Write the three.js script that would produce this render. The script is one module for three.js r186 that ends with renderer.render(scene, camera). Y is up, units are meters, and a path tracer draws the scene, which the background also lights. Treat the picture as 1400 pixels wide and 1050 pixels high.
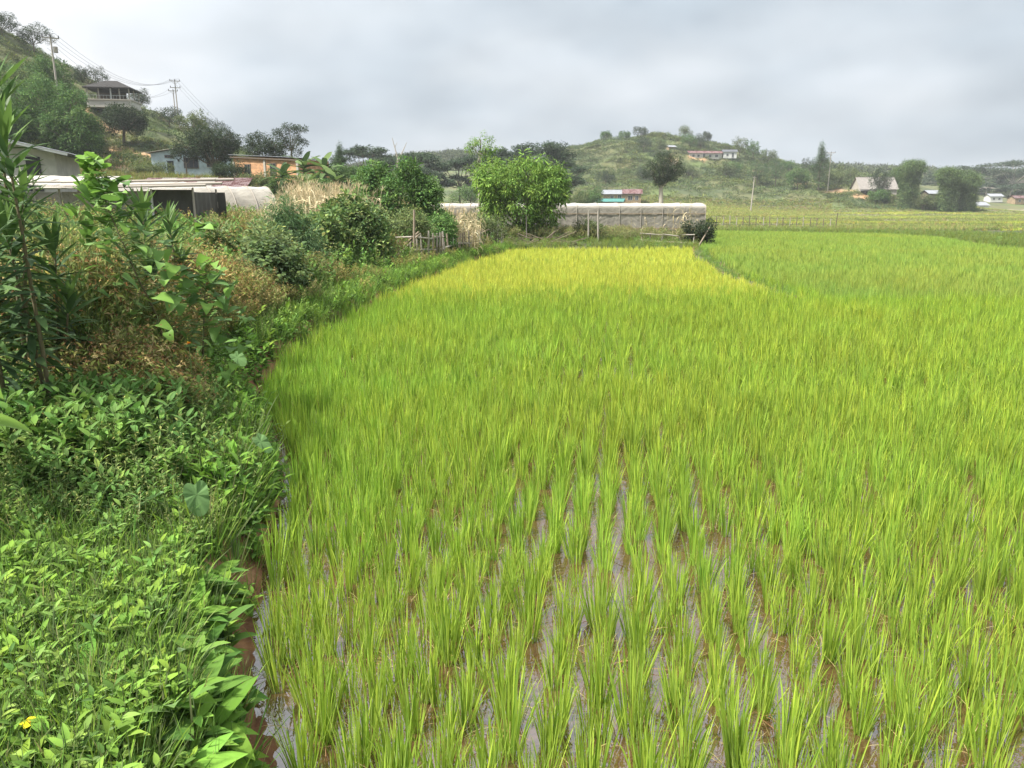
import * as THREE from 'three';
import { mergeGeometries } from 'three/addons/utils/BufferGeometryUtils.js';
import { createNoise2D, createNoise3D } from 'simplex-noise';

// ---------------------------------------------------------------- camera, sky, sun, exposure
const scene = new THREE.Scene();
const camera = new THREE.PerspectiveCamera(54.88, 4 / 3, 0.1, 4000);
camera.position.set(0, 1.9, 0);
camera.rotation.x = -13.3 * Math.PI / 180;
const renderer = new THREE.WebGLRenderer({ antialias: true });
renderer.toneMapping = THREE.LinearToneMapping;
renderer.toneMappingExposure = 2.35;
renderer.shadowMap.enabled = true;
const SUN_DIR = new THREE.Vector3(-0.52, 0.80, 0.22).normalize();
const sun = new THREE.DirectionalLight(new THREE.Color(1.0, 0.95, 0.86), 4.3);
sun.name = 'sun';
sun.position.copy(SUN_DIR).multiplyScalar(400);
sun.castShadow = true;
sun.shadow.radius = 9;
sun.shadow.mapSize.set(4096, 4096);
Object.assign(sun.shadow.camera, { left: -160, right: 160, top: 160, bottom: -160, near: 1, far: 900 });
scene.add(sun, sun.target);

function rng(seed) {
  let a = (seed * 2654435761) >>> 0;
  return () => { a = (a + 0x6d2b79f5) | 0; let t = Math.imul(a ^ (a >>> 15), 1 | a); t = (t + Math.imul(t ^ (t >>> 7), 61 | t)) ^ t; return ((t ^ (t >>> 14)) >>> 0) / 4294967296; };
}
const n2 = createNoise2D(rng(11)), n3 = createNoise3D(rng(12));
const fbm2 = (x, y, o = 4) => { let s = 0, a = 0.5; for (let i = 0; i < o; i++, a *= 0.5, x *= 2.03, y *= 2.03) s += a * n2(x + i * 17, y - i * 9); return s; };
const fbm3 = (x, y, z, o = 5) => { let s = 0, a = 0.5; for (let i = 0; i < o; i++, a *= 0.5, x *= 2.05, y *= 2.05, z *= 2.05) s += a * n3(x + i * 7, y, z); return s; };
const clamp = (x, a = 0, b = 1) => Math.min(b, Math.max(a, x));
const smooth = (a, b, x) => { const t = clamp((x - a) / (b - a)); return t * t * (3 - 2 * t); };
const lerp = (a, b, t) => a + (b - a) * t;
const PI = Math.PI;

{ // overcast sky: a bright thin cloud deck, brighter overhead and round the veiled sun
  const W = 1024, H = 512, data = new Float32Array(W * H * 4);
  for (let j = 0; j < H; j++) {
    const el = ((j + 0.5) / H - 0.5) * PI, y = Math.sin(el), ce = Math.cos(el);
    for (let i = 0; i < W; i++) {
      const az = ((i + 0.5) / W - 0.5) * 2 * PI, x = Math.cos(az) * ce, z = Math.sin(az) * ce;
      const up = Math.max(y, 0);
      const k = 1 / (up + 0.28);
      const cl = fbm3(x * k * 0.8 + 3.1, up * 1.2, z * k * 0.8, 5), cl2 = fbm3(x * k * 2.1 - 5, up * 3, z * k * 2.1 + 2, 4);
      const cs = x * SUN_DIR.x + y * SUN_DIR.y + z * SUN_DIR.z;
      const glow = 0.5 * Math.pow(Math.max(0, cs), 5);
      const gap = 0.6 * smooth(0.95, 1, x * -0.555 + y * 0.245 + z * -0.795); // thin spot in the deck over the bushy hill
      const tex = 1 + gap + 0.42 * cl + 0.15 * cl2;
      const lum = (0.238 + 0.47 * Math.pow(up, 1.2)) * tex + glow;
      const pale = clamp(0.12 + 1.4 * gap + 1.0 * glow + 0.6 * cl + up * 0.6);
      const o = (j * W + i) * 4;
      data[o] = lum * lerp(0.87, 0.985, pale); data[o + 1] = lum * lerp(1.0, 1.0, pale); data[o + 2] = lum * lerp(1.13, 1.02, pale); data[o + 3] = 1;
    }
  }
  const t = new THREE.DataTexture(data, W, H, THREE.RGBAFormat, THREE.FloatType);
  t.mapping = THREE.EquirectangularReflectionMapping; t.magFilter = THREE.LinearFilter; t.needsUpdate = true;
  scene.background = t; scene.environment = t;
}

// ---------------------------------------------------------------- helpers
const V = (x, y, z) => new THREE.Vector3(x, y, z);
const taken = new Map();
function numbered(name) { const n = taken.get(name) ?? 0; taken.set(name, n + 1); return n ? name + '_' + String(n).padStart(3, '0') : name; }
function tag(o, label, category, group, kind) {
  o.userData.label = label; o.userData.category = category;
  if (group) o.userData.group = group;
  if (kind) o.userData.kind = kind;
  return o;
}
function shade(o) { o.traverse((m) => { if (m.isMesh) { m.castShadow = true; m.receiveShadow = true; } }); return o; }
function thing(name, label, category, x, y, z, turn = 0, group) {
  const g = new THREE.Group(); g.name = numbered(name); g.position.set(x, y, z); g.rotation.y = turn; scene.add(g);
  return tag(g, label, category, group);
}
function part(parent, name, geo, mat, x = 0, y = 0, z = 0) {
  const m = new THREE.Mesh(geo, mat); m.name = name; m.position.set(x, y, z); m.castShadow = m.receiveShadow = true; parent.add(m); return m;
}
const box = (p, name, w, h, d, mat, x, y, z) => part(p, name, new THREE.BoxGeometry(w, h, d), mat, x, y, z);

const lance = (t) => Math.pow(Math.sin(PI * Math.pow(t, 0.85)), 0.9);
const ovate = (t) => Math.pow(Math.sin(PI * Math.pow(t, 0.62)), 0.75);
const heart = (t) => Math.pow(Math.max(0, 1 - t), 0.75) * Math.pow(clamp(t * 7 + 0.45), 0.6) * 1.05;
const strap = (t) => Math.pow(clamp(t * 5 + 0.25), 0.5) * Math.pow(clamp((1 - t) * 2.2), 0.7);

class GB {
  constructor() { this.p = []; this.c = []; this.i = []; }
  v(x, y, z, c) { this.p.push(x, y, z); this.c.push(c[0], c[1], c[2]); return this.p.length / 3 - 1; }
  // a leaf: three points a station, folded along the midrib, drooping along its length
  leaf(o, dir, len, wid, c, { segs = 3, droop = 0.3, fold = 0.25, prof = lance, roll = 0, wave = 0 } = {}) {
    const t = dir.clone().normalize(), side = V(0, 1, 0).cross(t);
    if (side.lengthSq() < 1e-4) side.set(1, 0, 0);
    side.normalize().applyAxisAngle(t, roll);
    const q = o.clone(), st = len / segs; let a = null;
    for (let k = 0; k <= segs; k++) {
      const u = k / segs, w = wid * 0.5 * (k === segs ? 0.02 : prof(Math.max(u, 0.03))), nrm = t.clone().cross(side).normalize();
      const lift = fold * w + wave * Math.sin(u * 9) * w;
      const b = [this.v(q.x - side.x * w + nrm.x * lift, q.y - side.y * w + nrm.y * lift, q.z - side.z * w + nrm.z * lift, c), this.v(q.x, q.y, q.z, c),
        this.v(q.x + side.x * w + nrm.x * lift, q.y + side.y * w + nrm.y * lift, q.z + side.z * w + nrm.z * lift, c)];
      if (a) this.i.push(a[0], a[1], b[1], a[0], b[1], b[0], a[1], a[2], b[2], a[1], b[2], b[1]);
      a = b;
      t.y -= droop / segs; t.normalize();
      q.addScaledVector(t, st);
    }
  }
  blade(o, dir, len, wid, c, { segs = 4, droop = 0.4, twist = 0, power = 1 } = {}) {
    const t = dir.clone().normalize(), side = V(-t.z, 0, t.x);
    if (side.lengthSq() < 1e-5) side.set(1, 0, 0);
    side.normalize().applyAxisAngle(t, twist);
    const q = o.clone(), st = len / segs; let a = null;
    for (let k = 0; k <= segs; k++) {
      const u = k / segs;
      if (k === segs) { const b = this.v(q.x, q.y, q.z, c); this.i.push(a[0], a[1], b); break; }
      const w = wid * 0.5 * Math.min(1, 0.55 + u * 1.6) * (1 - u * u * 0.55);
      const b = [this.v(q.x - side.x * w, q.y - side.y * w, q.z - side.z * w, c), this.v(q.x + side.x * w, q.y + side.y * w, q.z + side.z * w, c)];
      if (a) this.i.push(a[0], a[1], b[1], a[0], b[1], b[0]);
      a = b;
      t.y -= droop * Math.pow((k + 1) / segs, power) / segs; t.normalize();
      q.addScaledVector(t, st);
    }
  }
  tube(pts, radii, sides, c) {
    let a = null; const up = V(0, 1, 0);
    for (let k = 0; k < pts.length; k++) {
      const t = (k < pts.length - 1 ? pts[k + 1].clone().sub(pts[k]) : pts[k].clone().sub(pts[k - 1])).normalize();
      const e1 = Math.abs(t.y) > 0.95 ? V(1, 0, 0).cross(t).normalize() : up.clone().cross(t).normalize(), e2 = t.clone().cross(e1);
      const b = [];
      for (let s = 0; s < sides; s++) { const an = (s / sides) * 2 * PI, r = radii[k], cx = Math.cos(an) * r, sy = Math.sin(an) * r; b.push(this.v(pts[k].x + e1.x * cx + e2.x * sy, pts[k].y + e1.y * cx + e2.y * sy, pts[k].z + e1.z * cx + e2.z * sy, c)); }
      if (a) for (let s = 0; s < sides; s++) { const n = (s + 1) % sides; this.i.push(a[s], a[n], b[n], a[s], b[n], b[s]); }
      a = b;
    }
    const p = pts[pts.length - 1], e = this.v(p.x, p.y, p.z, c);
    for (let s = 0; s < sides; s++) this.i.push(a[s], a[(s + 1) % sides], e);
  }
  build() {
    const g = new THREE.BufferGeometry();
    g.setAttribute('position', new THREE.Float32BufferAttribute(this.p, 3));
    g.setAttribute('color', new THREE.Float32BufferAttribute(this.c, 3));
    g.setIndex(this.i); g.computeVertexNormals(); return g;
  }
}
const mixc = (a, b, t) => [lerp(a[0], b[0], t), lerp(a[1], b[1], t), lerp(a[2], b[2], t)];
const jit = (c, r, k = 0.25) => { const s = 1 + (r() - 0.5) * 2 * k, h = (r() - 0.5) * k * 0.5; return [c[0] * s * (1 + h), c[1] * s, c[2] * s * (1 - h)]; };
const leafMat = (trans = 0.35, coat = 0) => new THREE.MeshPhysicalMaterial({ vertexColors: true, roughness: 1, transmission: trans, thickness: 0, side: THREE.DoubleSide, specularIntensity: 0.3, clearcoat: coat, clearcoatRoughness: 0.42 });
const M = {
  rice: leafMat(0.42), grass: leafMat(0.35), weed: leafMat(0.34, 0.05), shiny: leafMat(0.32, 0.1), dry: leafMat(0.25), crown: leafMat(0.28, 0.05), far: leafMat(0.2),
};
const std = (r, g, b, rough = 0.85, extra = {}) => { const m = new THREE.MeshStandardMaterial({ roughness: rough, ...extra }); m.color.setRGB(r, g, b); return m; };

// computed grain textures
function noiseTex(size, f, srgb) {
  const d = new Uint8Array(size * size * 4);
  for (let y = 0; y < size; y++) for (let x = 0; x < size; x++) { const c = f(x / size, y / size), o = (y * size + x) * 4; d[o] = clamp(c[0]) * 255; d[o + 1] = clamp(c[1]) * 255; d[o + 2] = clamp(c[2]) * 255; d[o + 3] = 255; }
  const t = new THREE.DataTexture(d, size, size); t.wrapS = t.wrapT = THREE.RepeatWrapping; t.magFilter = THREE.LinearFilter; t.needsUpdate = true;
  if (srgb) t.colorSpace = THREE.SRGBColorSpace; return t;
}
// tiling noise: the square wrapped on a torus
const tile = (u, v, k, s = 0) => { const a = u * 2 * PI, b = v * 2 * PI, r = k / (2 * PI); return n3(Math.cos(a) * r + s, Math.sin(a) * r + Math.cos(b) * r, Math.sin(b) * r + s * 2); };
const tfbm = (u, v, k, s, o = 4) => { let t = 0, a = 0.5; for (let i = 0; i < o; i++, a *= 0.55, k *= 2.1) t += a * tile(u, v, k, s + i * 5); return t; };
const grainTex = noiseTex(512, (u, v) => { const g = 0.78 + 0.30 * tfbm(u, v, 9, 1, 6); return [g, g * 0.99, g * 0.97]; });
const bumpTex = noiseTex(512, (u, v) => { const g = 0.5 + 0.5 * tfbm(u, v, 12, 4, 6); return [g, g, g]; });
const rippleTex = noiseTex(256, (u, v) => { const g = 0.5 + 0.5 * tfbm(u, v, 8, 9, 4); return [g, g, g]; });
const rustTex = noiseTex(512, (u, v) => { const a = tfbm(u, v, 6, 2, 5), b = tfbm(u, v, 3, 7, 4), k = smooth(-0.15, 0.25, a + b * 0.7); return mixc([0.50, 0.46, 0.46], [0.30, 0.12, 0.10], k); }, true);
const zincTex = noiseTex(512, (u, v) => { const a = tfbm(u, v, 7, 3, 5), g = 0.72 + 0.18 * a; return [g, g * 1.0, g * 1.02]; }, true);
const woodTex = noiseTex(256, (u, v) => { const a = tfbm(u, v * 0.999, 5, 6, 3) + 0.5 * tile(u, v, 40, 3); const g = 0.5 + 0.16 * a; return [g, g * 0.92, g * 0.82]; }, true);
const brickTex = noiseTex(512, (u, v) => { // far courses of small clay brick
  const row = Math.floor(v * 24), fx = (u * 12 + (row % 2) * 0.5) % 1, fy = (v * 24) % 1, joint = fx < 0.06 || fy < 0.14, h = Math.abs(Math.sin((Math.floor(u * 12 + (row % 2) * 0.5) % 12) * 12.9898 + row * 78.233) * 43758.5) % 1, s = 0.84 + 0.2 * h + 0.1 * tfbm(u, v, 5, 8, 3);
  return joint ? [0.74 * s, 0.65 * s, 0.53 * s] : [0.80 * s, 0.59 * s, 0.42 * s];
}, true);
const clothTex = noiseTex(512, (u, v) => { const g = 0.86 + 0.10 * tfbm(u, v, 4, 5, 5); return [g, g * 0.985, g * 0.95]; }, true);

// ---------------------------------------------------------------- the lie of the land
// edge of the flooded paddies (x, z)
const PADDY = [[6, 6], [-0.3, 6], [-0.45, 0], [-0.87, -2.21], [-1.03, -2.56], [-1.22, -3.02], [-1.36, -3.58], [-1.48, -4.22], [-1.56, -4.6], [-1.72, -5.2], [-2.1, -6.1], [-2.63, -7.13], [-2.92, -8.85], [-2.92, -10.8], [-2.78, -13.9], [-2.45, -17.6],
  [-1.95, -21.9], [-1.35, -26.8], [-0.1, -32.3], [0.6, -33.8], [8.4, -34.2], [9.2, -37], [11.5, -45], [15.2, -60.2], [16.6, -61.6], [23.1, -56.8], [26.7, -53], [26.9, -46.7], [23.4, -37], [22.8, -31.7], [25, -22], [34, -8], [34, 6]];
const BUNDS = [[8.5, -34, 7.0, -26.8, 0.30], [7.0, -26.8, 6.1, -20.7, 0.26], [6.1, -20.7, 6.0, -15.6, 0.22], [-1.1, -25.6, 6.9, -25.9, 0.16], [7.0, -26.4, 14.7, -23.9, 0.15], [14.7, -23.9, 24, -24.4, 0.10], [10.6, -42.5, 14.5, -42.8, 0.2], [10.9, -44.5, 24.6, -40, 0.06]];
function pip(x, z, poly) { let c = false; for (let i = 0, j = poly.length - 1; i < poly.length; j = i++) { const [xi, zi] = poly[i], [xj, zj] = poly[j]; if ((zi > z) !== (zj > z) && x < ((xj - xi) * (z - zi)) / (zj - zi) + xi) c = !c; } return c; }
function segD(x, z, a, b, c, d) { const ux = c - a, uz = d - b, t = clamp(((x - a) * ux + (z - b) * uz) / (ux * ux + uz * uz)); return Math.hypot(x - a - ux * t, z - b - uz * t); }
function sdPaddy(x, z) { let m = 1e9; for (let i = 0, j = PADDY.length - 1; i < PADDY.length; j = i++) m = Math.min(m, segD(x, z, PADDY[i][0], PADDY[i][1], PADDY[j][0], PADDY[j][1])); return pip(x, z, PADDY) ? -m : m; }
function bundD(x, z) { let m = 9; for (const [a, b, c, d, w] of BUNDS) m = Math.min(m, segD(x, z, a, b, c, d) / w); return m; }
const CTRL = [ // x, z, height above the paddy water
  [-3, 0, .4], [-9, 0, .7], [-30, 0, 2], [-60, 0, 7], [-3.5, -6, .42], [-9, -6, .6], [-16, -8, .9], [-5, -14, .5], [-9, -18, .8], [-12, -24, 1.1], [-6, -26, .5], [-4, -34, .35], [-12, -36, 1.2], [-24, -40, 2.0], [-34, -40, 3.2], [-24, -55, 2.7], [-15, -58, 2.0],
  [-26, -78, 4.6], [-42, -98, 5.9], [-36, -92, 5.2], [-18, -86, 3.2], [-6, -60, .6], [0, -50, .15], [12, -50, .1], [0, -38, .2], [4, -40, .2], [-44, -80, 5.3], [-58, -80, 7.5], [-60, -50, 6], [-80, -60, 12],
  [-60, -104, 9.2], [-56, -110, 9.6], [-54, -116, 10.6], [-52, -130, 12], [-67, -118, 15.0], [-65, -128, 16.2], [-66, -140, 16.7], [-76, -125, 19.5], [-72, -108, 14.5], [-81, -125, 22.8], [-58, -98, 9.0],
  [-90, -140, 31.9], [-85, -142, 29.8], [-81, -146, 26.2], [-78, -150, 24.4], [-72, -156, 20], [-68, -163, 17.6], [-64, -171, 15.2], [-59, -181, 12.5], [-49, -191, 9], [-110, -160, 34], [-130, -120, 36], [-100, -230, 18], [-60, -250, 8], [-30, -200, 5], [-20, -150, 3.5], [-110, -80, 22],
  [14, -180, 2.3], [33, -170, 2.1], [55, -190, 1.7], [77, -200, 1.4], [29, -232, 8.2], [27, -204, 3.2], [51, -268, 13.0], [74, -299, 21.2], [87, -262, 11.4], [63, -222, 4.9], [41, -290, 19.2], [99, -232, 7.2], [108, -226, 6.2], [111, -208, 1.7], [156, -250, 1.8], [0, -232, 5], [-18, -242, 7], [14, -290, 13.8],
  [22, -330, 25.2], [31, -331, 28.4], [47, -332, 31.2], [62, -332, 32.1], [81, -332, 30.2], [92, -327, 26.2], [106, -322, 22], [120, -317, 17.2], [146, -322, 15], [60, -400, 24], [0, -400, 22], [-34, -450, 31], [-60, -450, 30], [-86, -450, 25], [-130, -440, 20], [228, -480, 24], [240, -420, 12], [332, -500, 25], [300, -380, 4], [260, -300, 2], [400, -420, 14],
  [40, -70, 0], [40, -110, .1], [80, -140, .2], [20, -100, .3], [20, -140, .8], [110, -180, .3], [160, -190, .2], [60, -40, 0], [100, -60, 0], [200, -200, .3], [60, 0, 0], [120, 0, 0], [0, 60, 0], [-60, 80, 4], [100, 100, 0], [220, -80, 0], [30, -140, .6], [60, -160, .5],
];
const TPS = (() => {
  const n = CTRL.length, N = n + 3, S = 0.01, A = Array.from({ length: N }, () => new Float64Array(N + 1)), U = (r2) => (r2 > 1e-9 ? r2 * Math.log(r2) : 0);
  for (let i = 0; i < n; i++) {
    for (let j = 0; j < n; j++) { const dx = (CTRL[i][0] - CTRL[j][0]) * S, dz = (CTRL[i][1] - CTRL[j][1]) * S; A[i][j] = U(dx * dx + dz * dz) + (i === j ? 0.0004 : 0); }
    A[i][n] = A[n][i] = 1; A[i][n + 1] = A[n + 1][i] = CTRL[i][0] * S; A[i][n + 2] = A[n + 2][i] = CTRL[i][1] * S; A[i][N] = CTRL[i][2];
  }
  for (let c = 0; c < N; c++) {
    let p = c; for (let r = c + 1; r < N; r++) if (Math.abs(A[r][c]) > Math.abs(A[p][c])) p = r;
    const t = A[c]; A[c] = A[p]; A[p] = t;
    for (let r = 0; r < N; r++) if (r !== c) { const f = A[r][c] / A[c][c]; if (f) for (let k = c; k <= N; k++) A[r][k] -= f * A[c][k]; }
  }
  const w = A.map((row, i) => row[N] / row[i]);
  return (x, z) => { x *= S; z *= S; let h = w[n] + w[n + 1] * x + w[n + 2] * z; for (let i = 0; i < n; i++) { const dx = x - CTRL[i][0] * S, dz = z - CTRL[i][1] * S; h += w[i] * U(dx * dx + dz * dz); } return h; };
})();
function landH(x, z) {
  const d = Math.hypot(x, z), out = smooth(450, 900, d);
  let h = Math.max(TPS(clamp(x, -420, 620), clamp(z, -620, 260)), -0.05);
  h = lerp(h, 14, out);
  const rough = smooth(2, 12, h);
  h += rough * (fbm2(x * 0.035, z * 0.035, 3) * 2.4 + fbm2(x * 0.16, z * 0.16, 3) * 0.7);
  return h;
}
function groundH(x, z) {
  if (x > -14 && x < 44 && z > -76 && z < 18) {
    const sd = sdPaddy(x, z);
    if (sd <= 0) {
      const b = bundD(x, z), mud = -0.045 + 0.03 * fbm2(x * 1.7, z * 1.7, 3) + 0.022 * fbm2(x * 9, z * 9, 3);
      const e = smooth(-0.12, 0, sd) * 0.05, bd = 1 - smooth(0.5, 1.15, b);
      return Math.max(mud + e, lerp(mud, 0.10 + 0.03 * fbm2(x * 3, z * 3, 2), bd));
    }
    const left = x < 2 && z > -33, bank = smooth(0, 0.22, sd + 0.05 * fbm2(x * 4, z * 4, 3)) * (left ? 0.24 : 0.12);
    return 0.01 + bank + smooth(0.3, 5, sd) * Math.max(0, landH(x, z) - (left ? 0.24 : 0.0)) + 0.03 * fbm2(x * 2.2, z * 2.2, 4) * smooth(0, 0.3, sd);
  }
  return landH(x, z);
}
const DIRT = [ // bare orange soil: x, z, radius x, radius z
  [-57, -104, 7, 2.2], [-50, -98, 7, 1.6], [-62, -108, 5, 3], [-54, -112, 6, 1.4], [-47, -93, 5, 1.2], [-53, -124, 5, 1.2], [-67, -126, 5, 1.5],
  [60, -292, 3, 2.5], [70, -296, 5, 1.6], [92, -280, 5, 4], [97, -262, 2.5, 5], [104, -252, 9, 1.8], [106, -224, 6, 2], [101, -222, 2.5, 2.5], [36, -207, 4, 2], [112, -251, 7, 1.2], [99, -231, 7, 2],
];
function groundCol(x, z, h) {
  const d = Math.hypot(x, z);
  const a = fbm2(x * 0.9, z * 0.9, 3), b = fbm2(x * 0.05 + 9, z * 0.05, 4), c = fbm2(x * 0.25, z * 0.25 + 40, 3);
  if (d < 95 && x > -14 && x < 44 && z > -76) {
    const sd = sdPaddy(x, z);
    if (sd < 0) { const bd = bundD(x, z); return bd < 1.2 ? mixc([0.06, 0.085, 0.022], [0.12, 0.08, 0.04], smooth(-0.2, 0.4, a)) : mixc([0.14, 0.060, 0.026], [0.24, 0.115, 0.052], smooth(-0.4, 0.5, a + 0.5 * fbm2(x * 6, z * 6, 2))); }
    const soil = mixc([0.22, 0.10, 0.045], [0.34, 0.19, 0.095], smooth(-0.4, 0.4, a)), turf = mixc([0.05, 0.075, 0.02], [0.10, 0.085, 0.04], smooth(-0.1, 0.5, c));
    return mixc(soil, turf, smooth(0.12, 0.42, sd + a * 0.12));
  }
  let dirt = 0;
  for (const [px, pz, rx, rz] of DIRT) { const q = Math.hypot((x - px) / rx, (z - pz) / rz) + c * 0.7; dirt = Math.max(dirt, 1 - smooth(0.75, 1.1, q)); }
  let col;
  if (h < 1.9 && z < -50) { // worked fields on the valley floor, in strips
    const s = z * 0.11 + fbm2(x * 0.012, z * 0.02, 2) * 1.6, k = s - Math.floor(s), id = Math.abs(Math.floor(s)) % 5;
    const tones = [[0.16, 0.18, 0.06], [0.21, 0.17, 0.11], [0.34, 0.34, 0.07], [0.14, 0.165, 0.06], [0.24, 0.21, 0.13]];
    col = mixc(tones[id], [0.075, 0.09, 0.035], k < 0.16 ? 0.8 : 0);
    col = mixc(col, [0.10, 0.13, 0.04], smooth(0.0, 0.5, b));
  } else {
    col = mixc([0.060, 0.085, 0.026], [0.125, 0.125, 0.045], smooth(-0.35, 0.4, b + c * 0.4));
    col = mixc(col, [0.10, 0.14, 0.035], smooth(0.05, 0.5, fbm2(x * 0.03 - 7, z * 0.03, 3)));
  }
  return mixc(col, mixc([0.36, 0.20, 0.10], [0.45, 0.31, 0.18], smooth(-0.3, 0.3, a)), dirt);
}
{
  const pos = [], col = [], uv = [], idx = [], ang = [];
  for (let a = -50; a < 50; a += 0.25) ang.push(a);
  for (let a = 50; a < 310; a += 4) ang.push(a);
  const NA = ang.length, radii = [0.3]; while (radii[radii.length - 1] < 2200) { const r = radii[radii.length - 1]; radii.push(r * (r < 6 ? 1.018 : r < 500 ? 1.0125 : 1.06)); }
  for (const r of radii) for (const a of ang) { const t = a * PI / 180, x = Math.sin(t) * r, z = -Math.cos(t) * r, h = groundH(x, z); pos.push(x, h, z); col.push(...groundCol(x, z, h)); uv.push(x / 1.7, z / 1.7); }
  for (let k = 0; k < radii.length - 1; k++) for (let s = 0; s < NA; s++) { const n = (s + 1) % NA, a = k * NA + s, b = k * NA + n, c = a + NA, d = b + NA; idx.push(a, b, d, a, d, c); }
  const c0 = pos.length / 3; pos.push(0, groundH(0, 0), 0); col.push(0.12, 0.06, 0.03); uv.push(0, 0);
  for (let s = 0; s < NA; s++) idx.push(c0, (s + 1) % NA, s);
  const g = new THREE.BufferGeometry();
  g.setAttribute('position', new THREE.Float32BufferAttribute(pos, 3)); g.setAttribute('color', new THREE.Float32BufferAttribute(col, 3)); g.setAttribute('uv', new THREE.Float32BufferAttribute(uv, 2));
  g.setIndex(idx); g.computeVertexNormals();
  const m = new THREE.Mesh(g, new THREE.MeshStandardMaterial({ vertexColors: true, roughness: 0.95, map: grainTex, bumpMap: bumpTex, bumpScale: 0.02 }));
  m.name = 'ground'; scene.add(shade(tag(m, 'ground of the valley with muddy paddy beds, grassy banks and scrubby hills', 'ground', null, 'structure')));
}
{
  const s = new THREE.Shape(PADDY.map(([x, z]) => new THREE.Vector2(x, -z))), g = new THREE.ShapeGeometry(s); g.rotateX(-PI / 2);
  const p = g.attributes.position, uv = new Float32Array(p.count * 2); for (let i = 0; i < p.count; i++) { uv[i * 2] = p.getX(i) / 0.9; uv[i * 2 + 1] = p.getZ(i) / 0.9; }
  g.setAttribute('uv', new THREE.BufferAttribute(uv, 2));
  const mat = new THREE.MeshPhysicalMaterial({ roughness: 0.03, transmission: 0.8, thickness: 0, ior: 2.7, bumpMap: rippleTex, bumpScale: 0.002 }); mat.color.setRGB(0.34, 0.19, 0.10);
  const m = new THREE.Mesh(g, mat); m.name = 'paddy_water'; scene.add(shade(tag(m, 'shallow brown water standing between the rice plants', 'water', null, 'structure')));
}

// ---------------------------------------------------------------- scattering
const dummy = new THREE.Object3D();
function instanced(name, geo, mat, items) {
  const m = new THREE.InstancedMesh(geo, mat, items.length); m.name = name;
  items.forEach((it, i) => {
    dummy.position.set(it.x, it.y, it.z); dummy.rotation.set(it.tx ?? 0, it.ry ?? 0, it.tz ?? 0, 'YXZ'); dummy.scale.set(it.s, it.sy ?? it.s, it.s); dummy.updateMatrix(); m.setMatrixAt(i, dummy.matrix);
    const c = it.c ?? [1, 1, 1]; m.setColorAt(i, new THREE.Color().setRGB(c[0], c[1], c[2]));
  });
  m.castShadow = m.receiveShadow = true; return m;
}
function stuff(name, label, category, partName, geos, mat, items, seed = 5) {
  const r = rng(seed), g = new THREE.Group(); g.name = numbered(name); tag(g, label, category, null, 'stuff'); scene.add(g);
  const lists = geos.map(() => []); for (const it of items) lists[it.v ?? Math.floor(r() * geos.length)].push(it);
  lists.forEach((l, i) => { if (l.length) { const m = instanced(partName, geos[i], mat, l); m.userData.kind = 'stuff'; g.add(m); } });
  return g;
}
const tone = (r, k = 0.15, w = 0.06) => { const s = 1 + (r() - 0.5) * 2 * k, h = (r() - 0.5) * 2 * w; return [s * (1 + h), s, s * (1 - h)]; };
// rough test of what the camera can see, used only to leave out plants that nothing shows
const inView = (x, z, m = 1.5) => -z > 0.6 && Math.abs(x) < 0.72 * -z + m;

// ---------------------------------------------------------------- rice
const RICE_A = [0.165, 0.28, 0.022], RICE_B = [0.36, 0.47, 0.055], STRAW = [0.48, 0.38, 0.16];
function riceClump(seed, n, segs, w, h) {
  const r = rng(seed), g = new GB();
  for (let k = 0; k < n; k++) {
    const an = r() * 2 * PI, rad = 0.024 * Math.sqrt(r()), outer = Math.pow(r(), 0.9), lean = 0.02 + 0.25 * outer, len = h * (0.62 + 0.42 * r()) * (1 - 0.12 * outer);
    const dir = V(Math.cos(an) * lean, 1, Math.sin(an) * lean), c = jit(mixc(RICE_A, RICE_B, r()), r, 0.24);
    g.blade(V(Math.cos(an) * rad, -0.02, Math.sin(an) * rad), dir, len, w * (0.75 + 0.5 * r()), c, { segs, droop: (0.15 + 2.8 * Math.pow(r(), 1.9)), power: 2.2, twist: (r() - 0.5) * 2.2 });
  }
  for (let k = 0; k < n * 0.035; k++) { const an = r() * 2 * PI, l = 0.5 + r() * 0.9; g.blade(V(Math.cos(an) * 0.02, 0, Math.sin(an) * 0.02), V(Math.cos(an) * l, 1, Math.sin(an) * l), h * (0.3 + 0.35 * r()), w * 0.55, jit(STRAW, r, 0.3), { segs: Math.max(2, segs - 1), droop: 1.0 + r() }); }
  return g.build();
}
const riceNear = [0, 1, 2, 3, 4, 5, 6].map((i) => riceClump(100 + i, 22 + (i % 4) * 5, 6, 0.0072, [0.44, 0.40, 0.47, 0.42, 0.36, 0.46, 0.43][i]));
const riceMid = [0, 1, 2, 3, 4].map((i) => riceClump(200 + i, 22, 3, 0.011, 0.44));
const riceFar = [0, 1, 2].map((i) => riceClump(300 + i, 18, 2, 0.02, 0.45));
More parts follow.
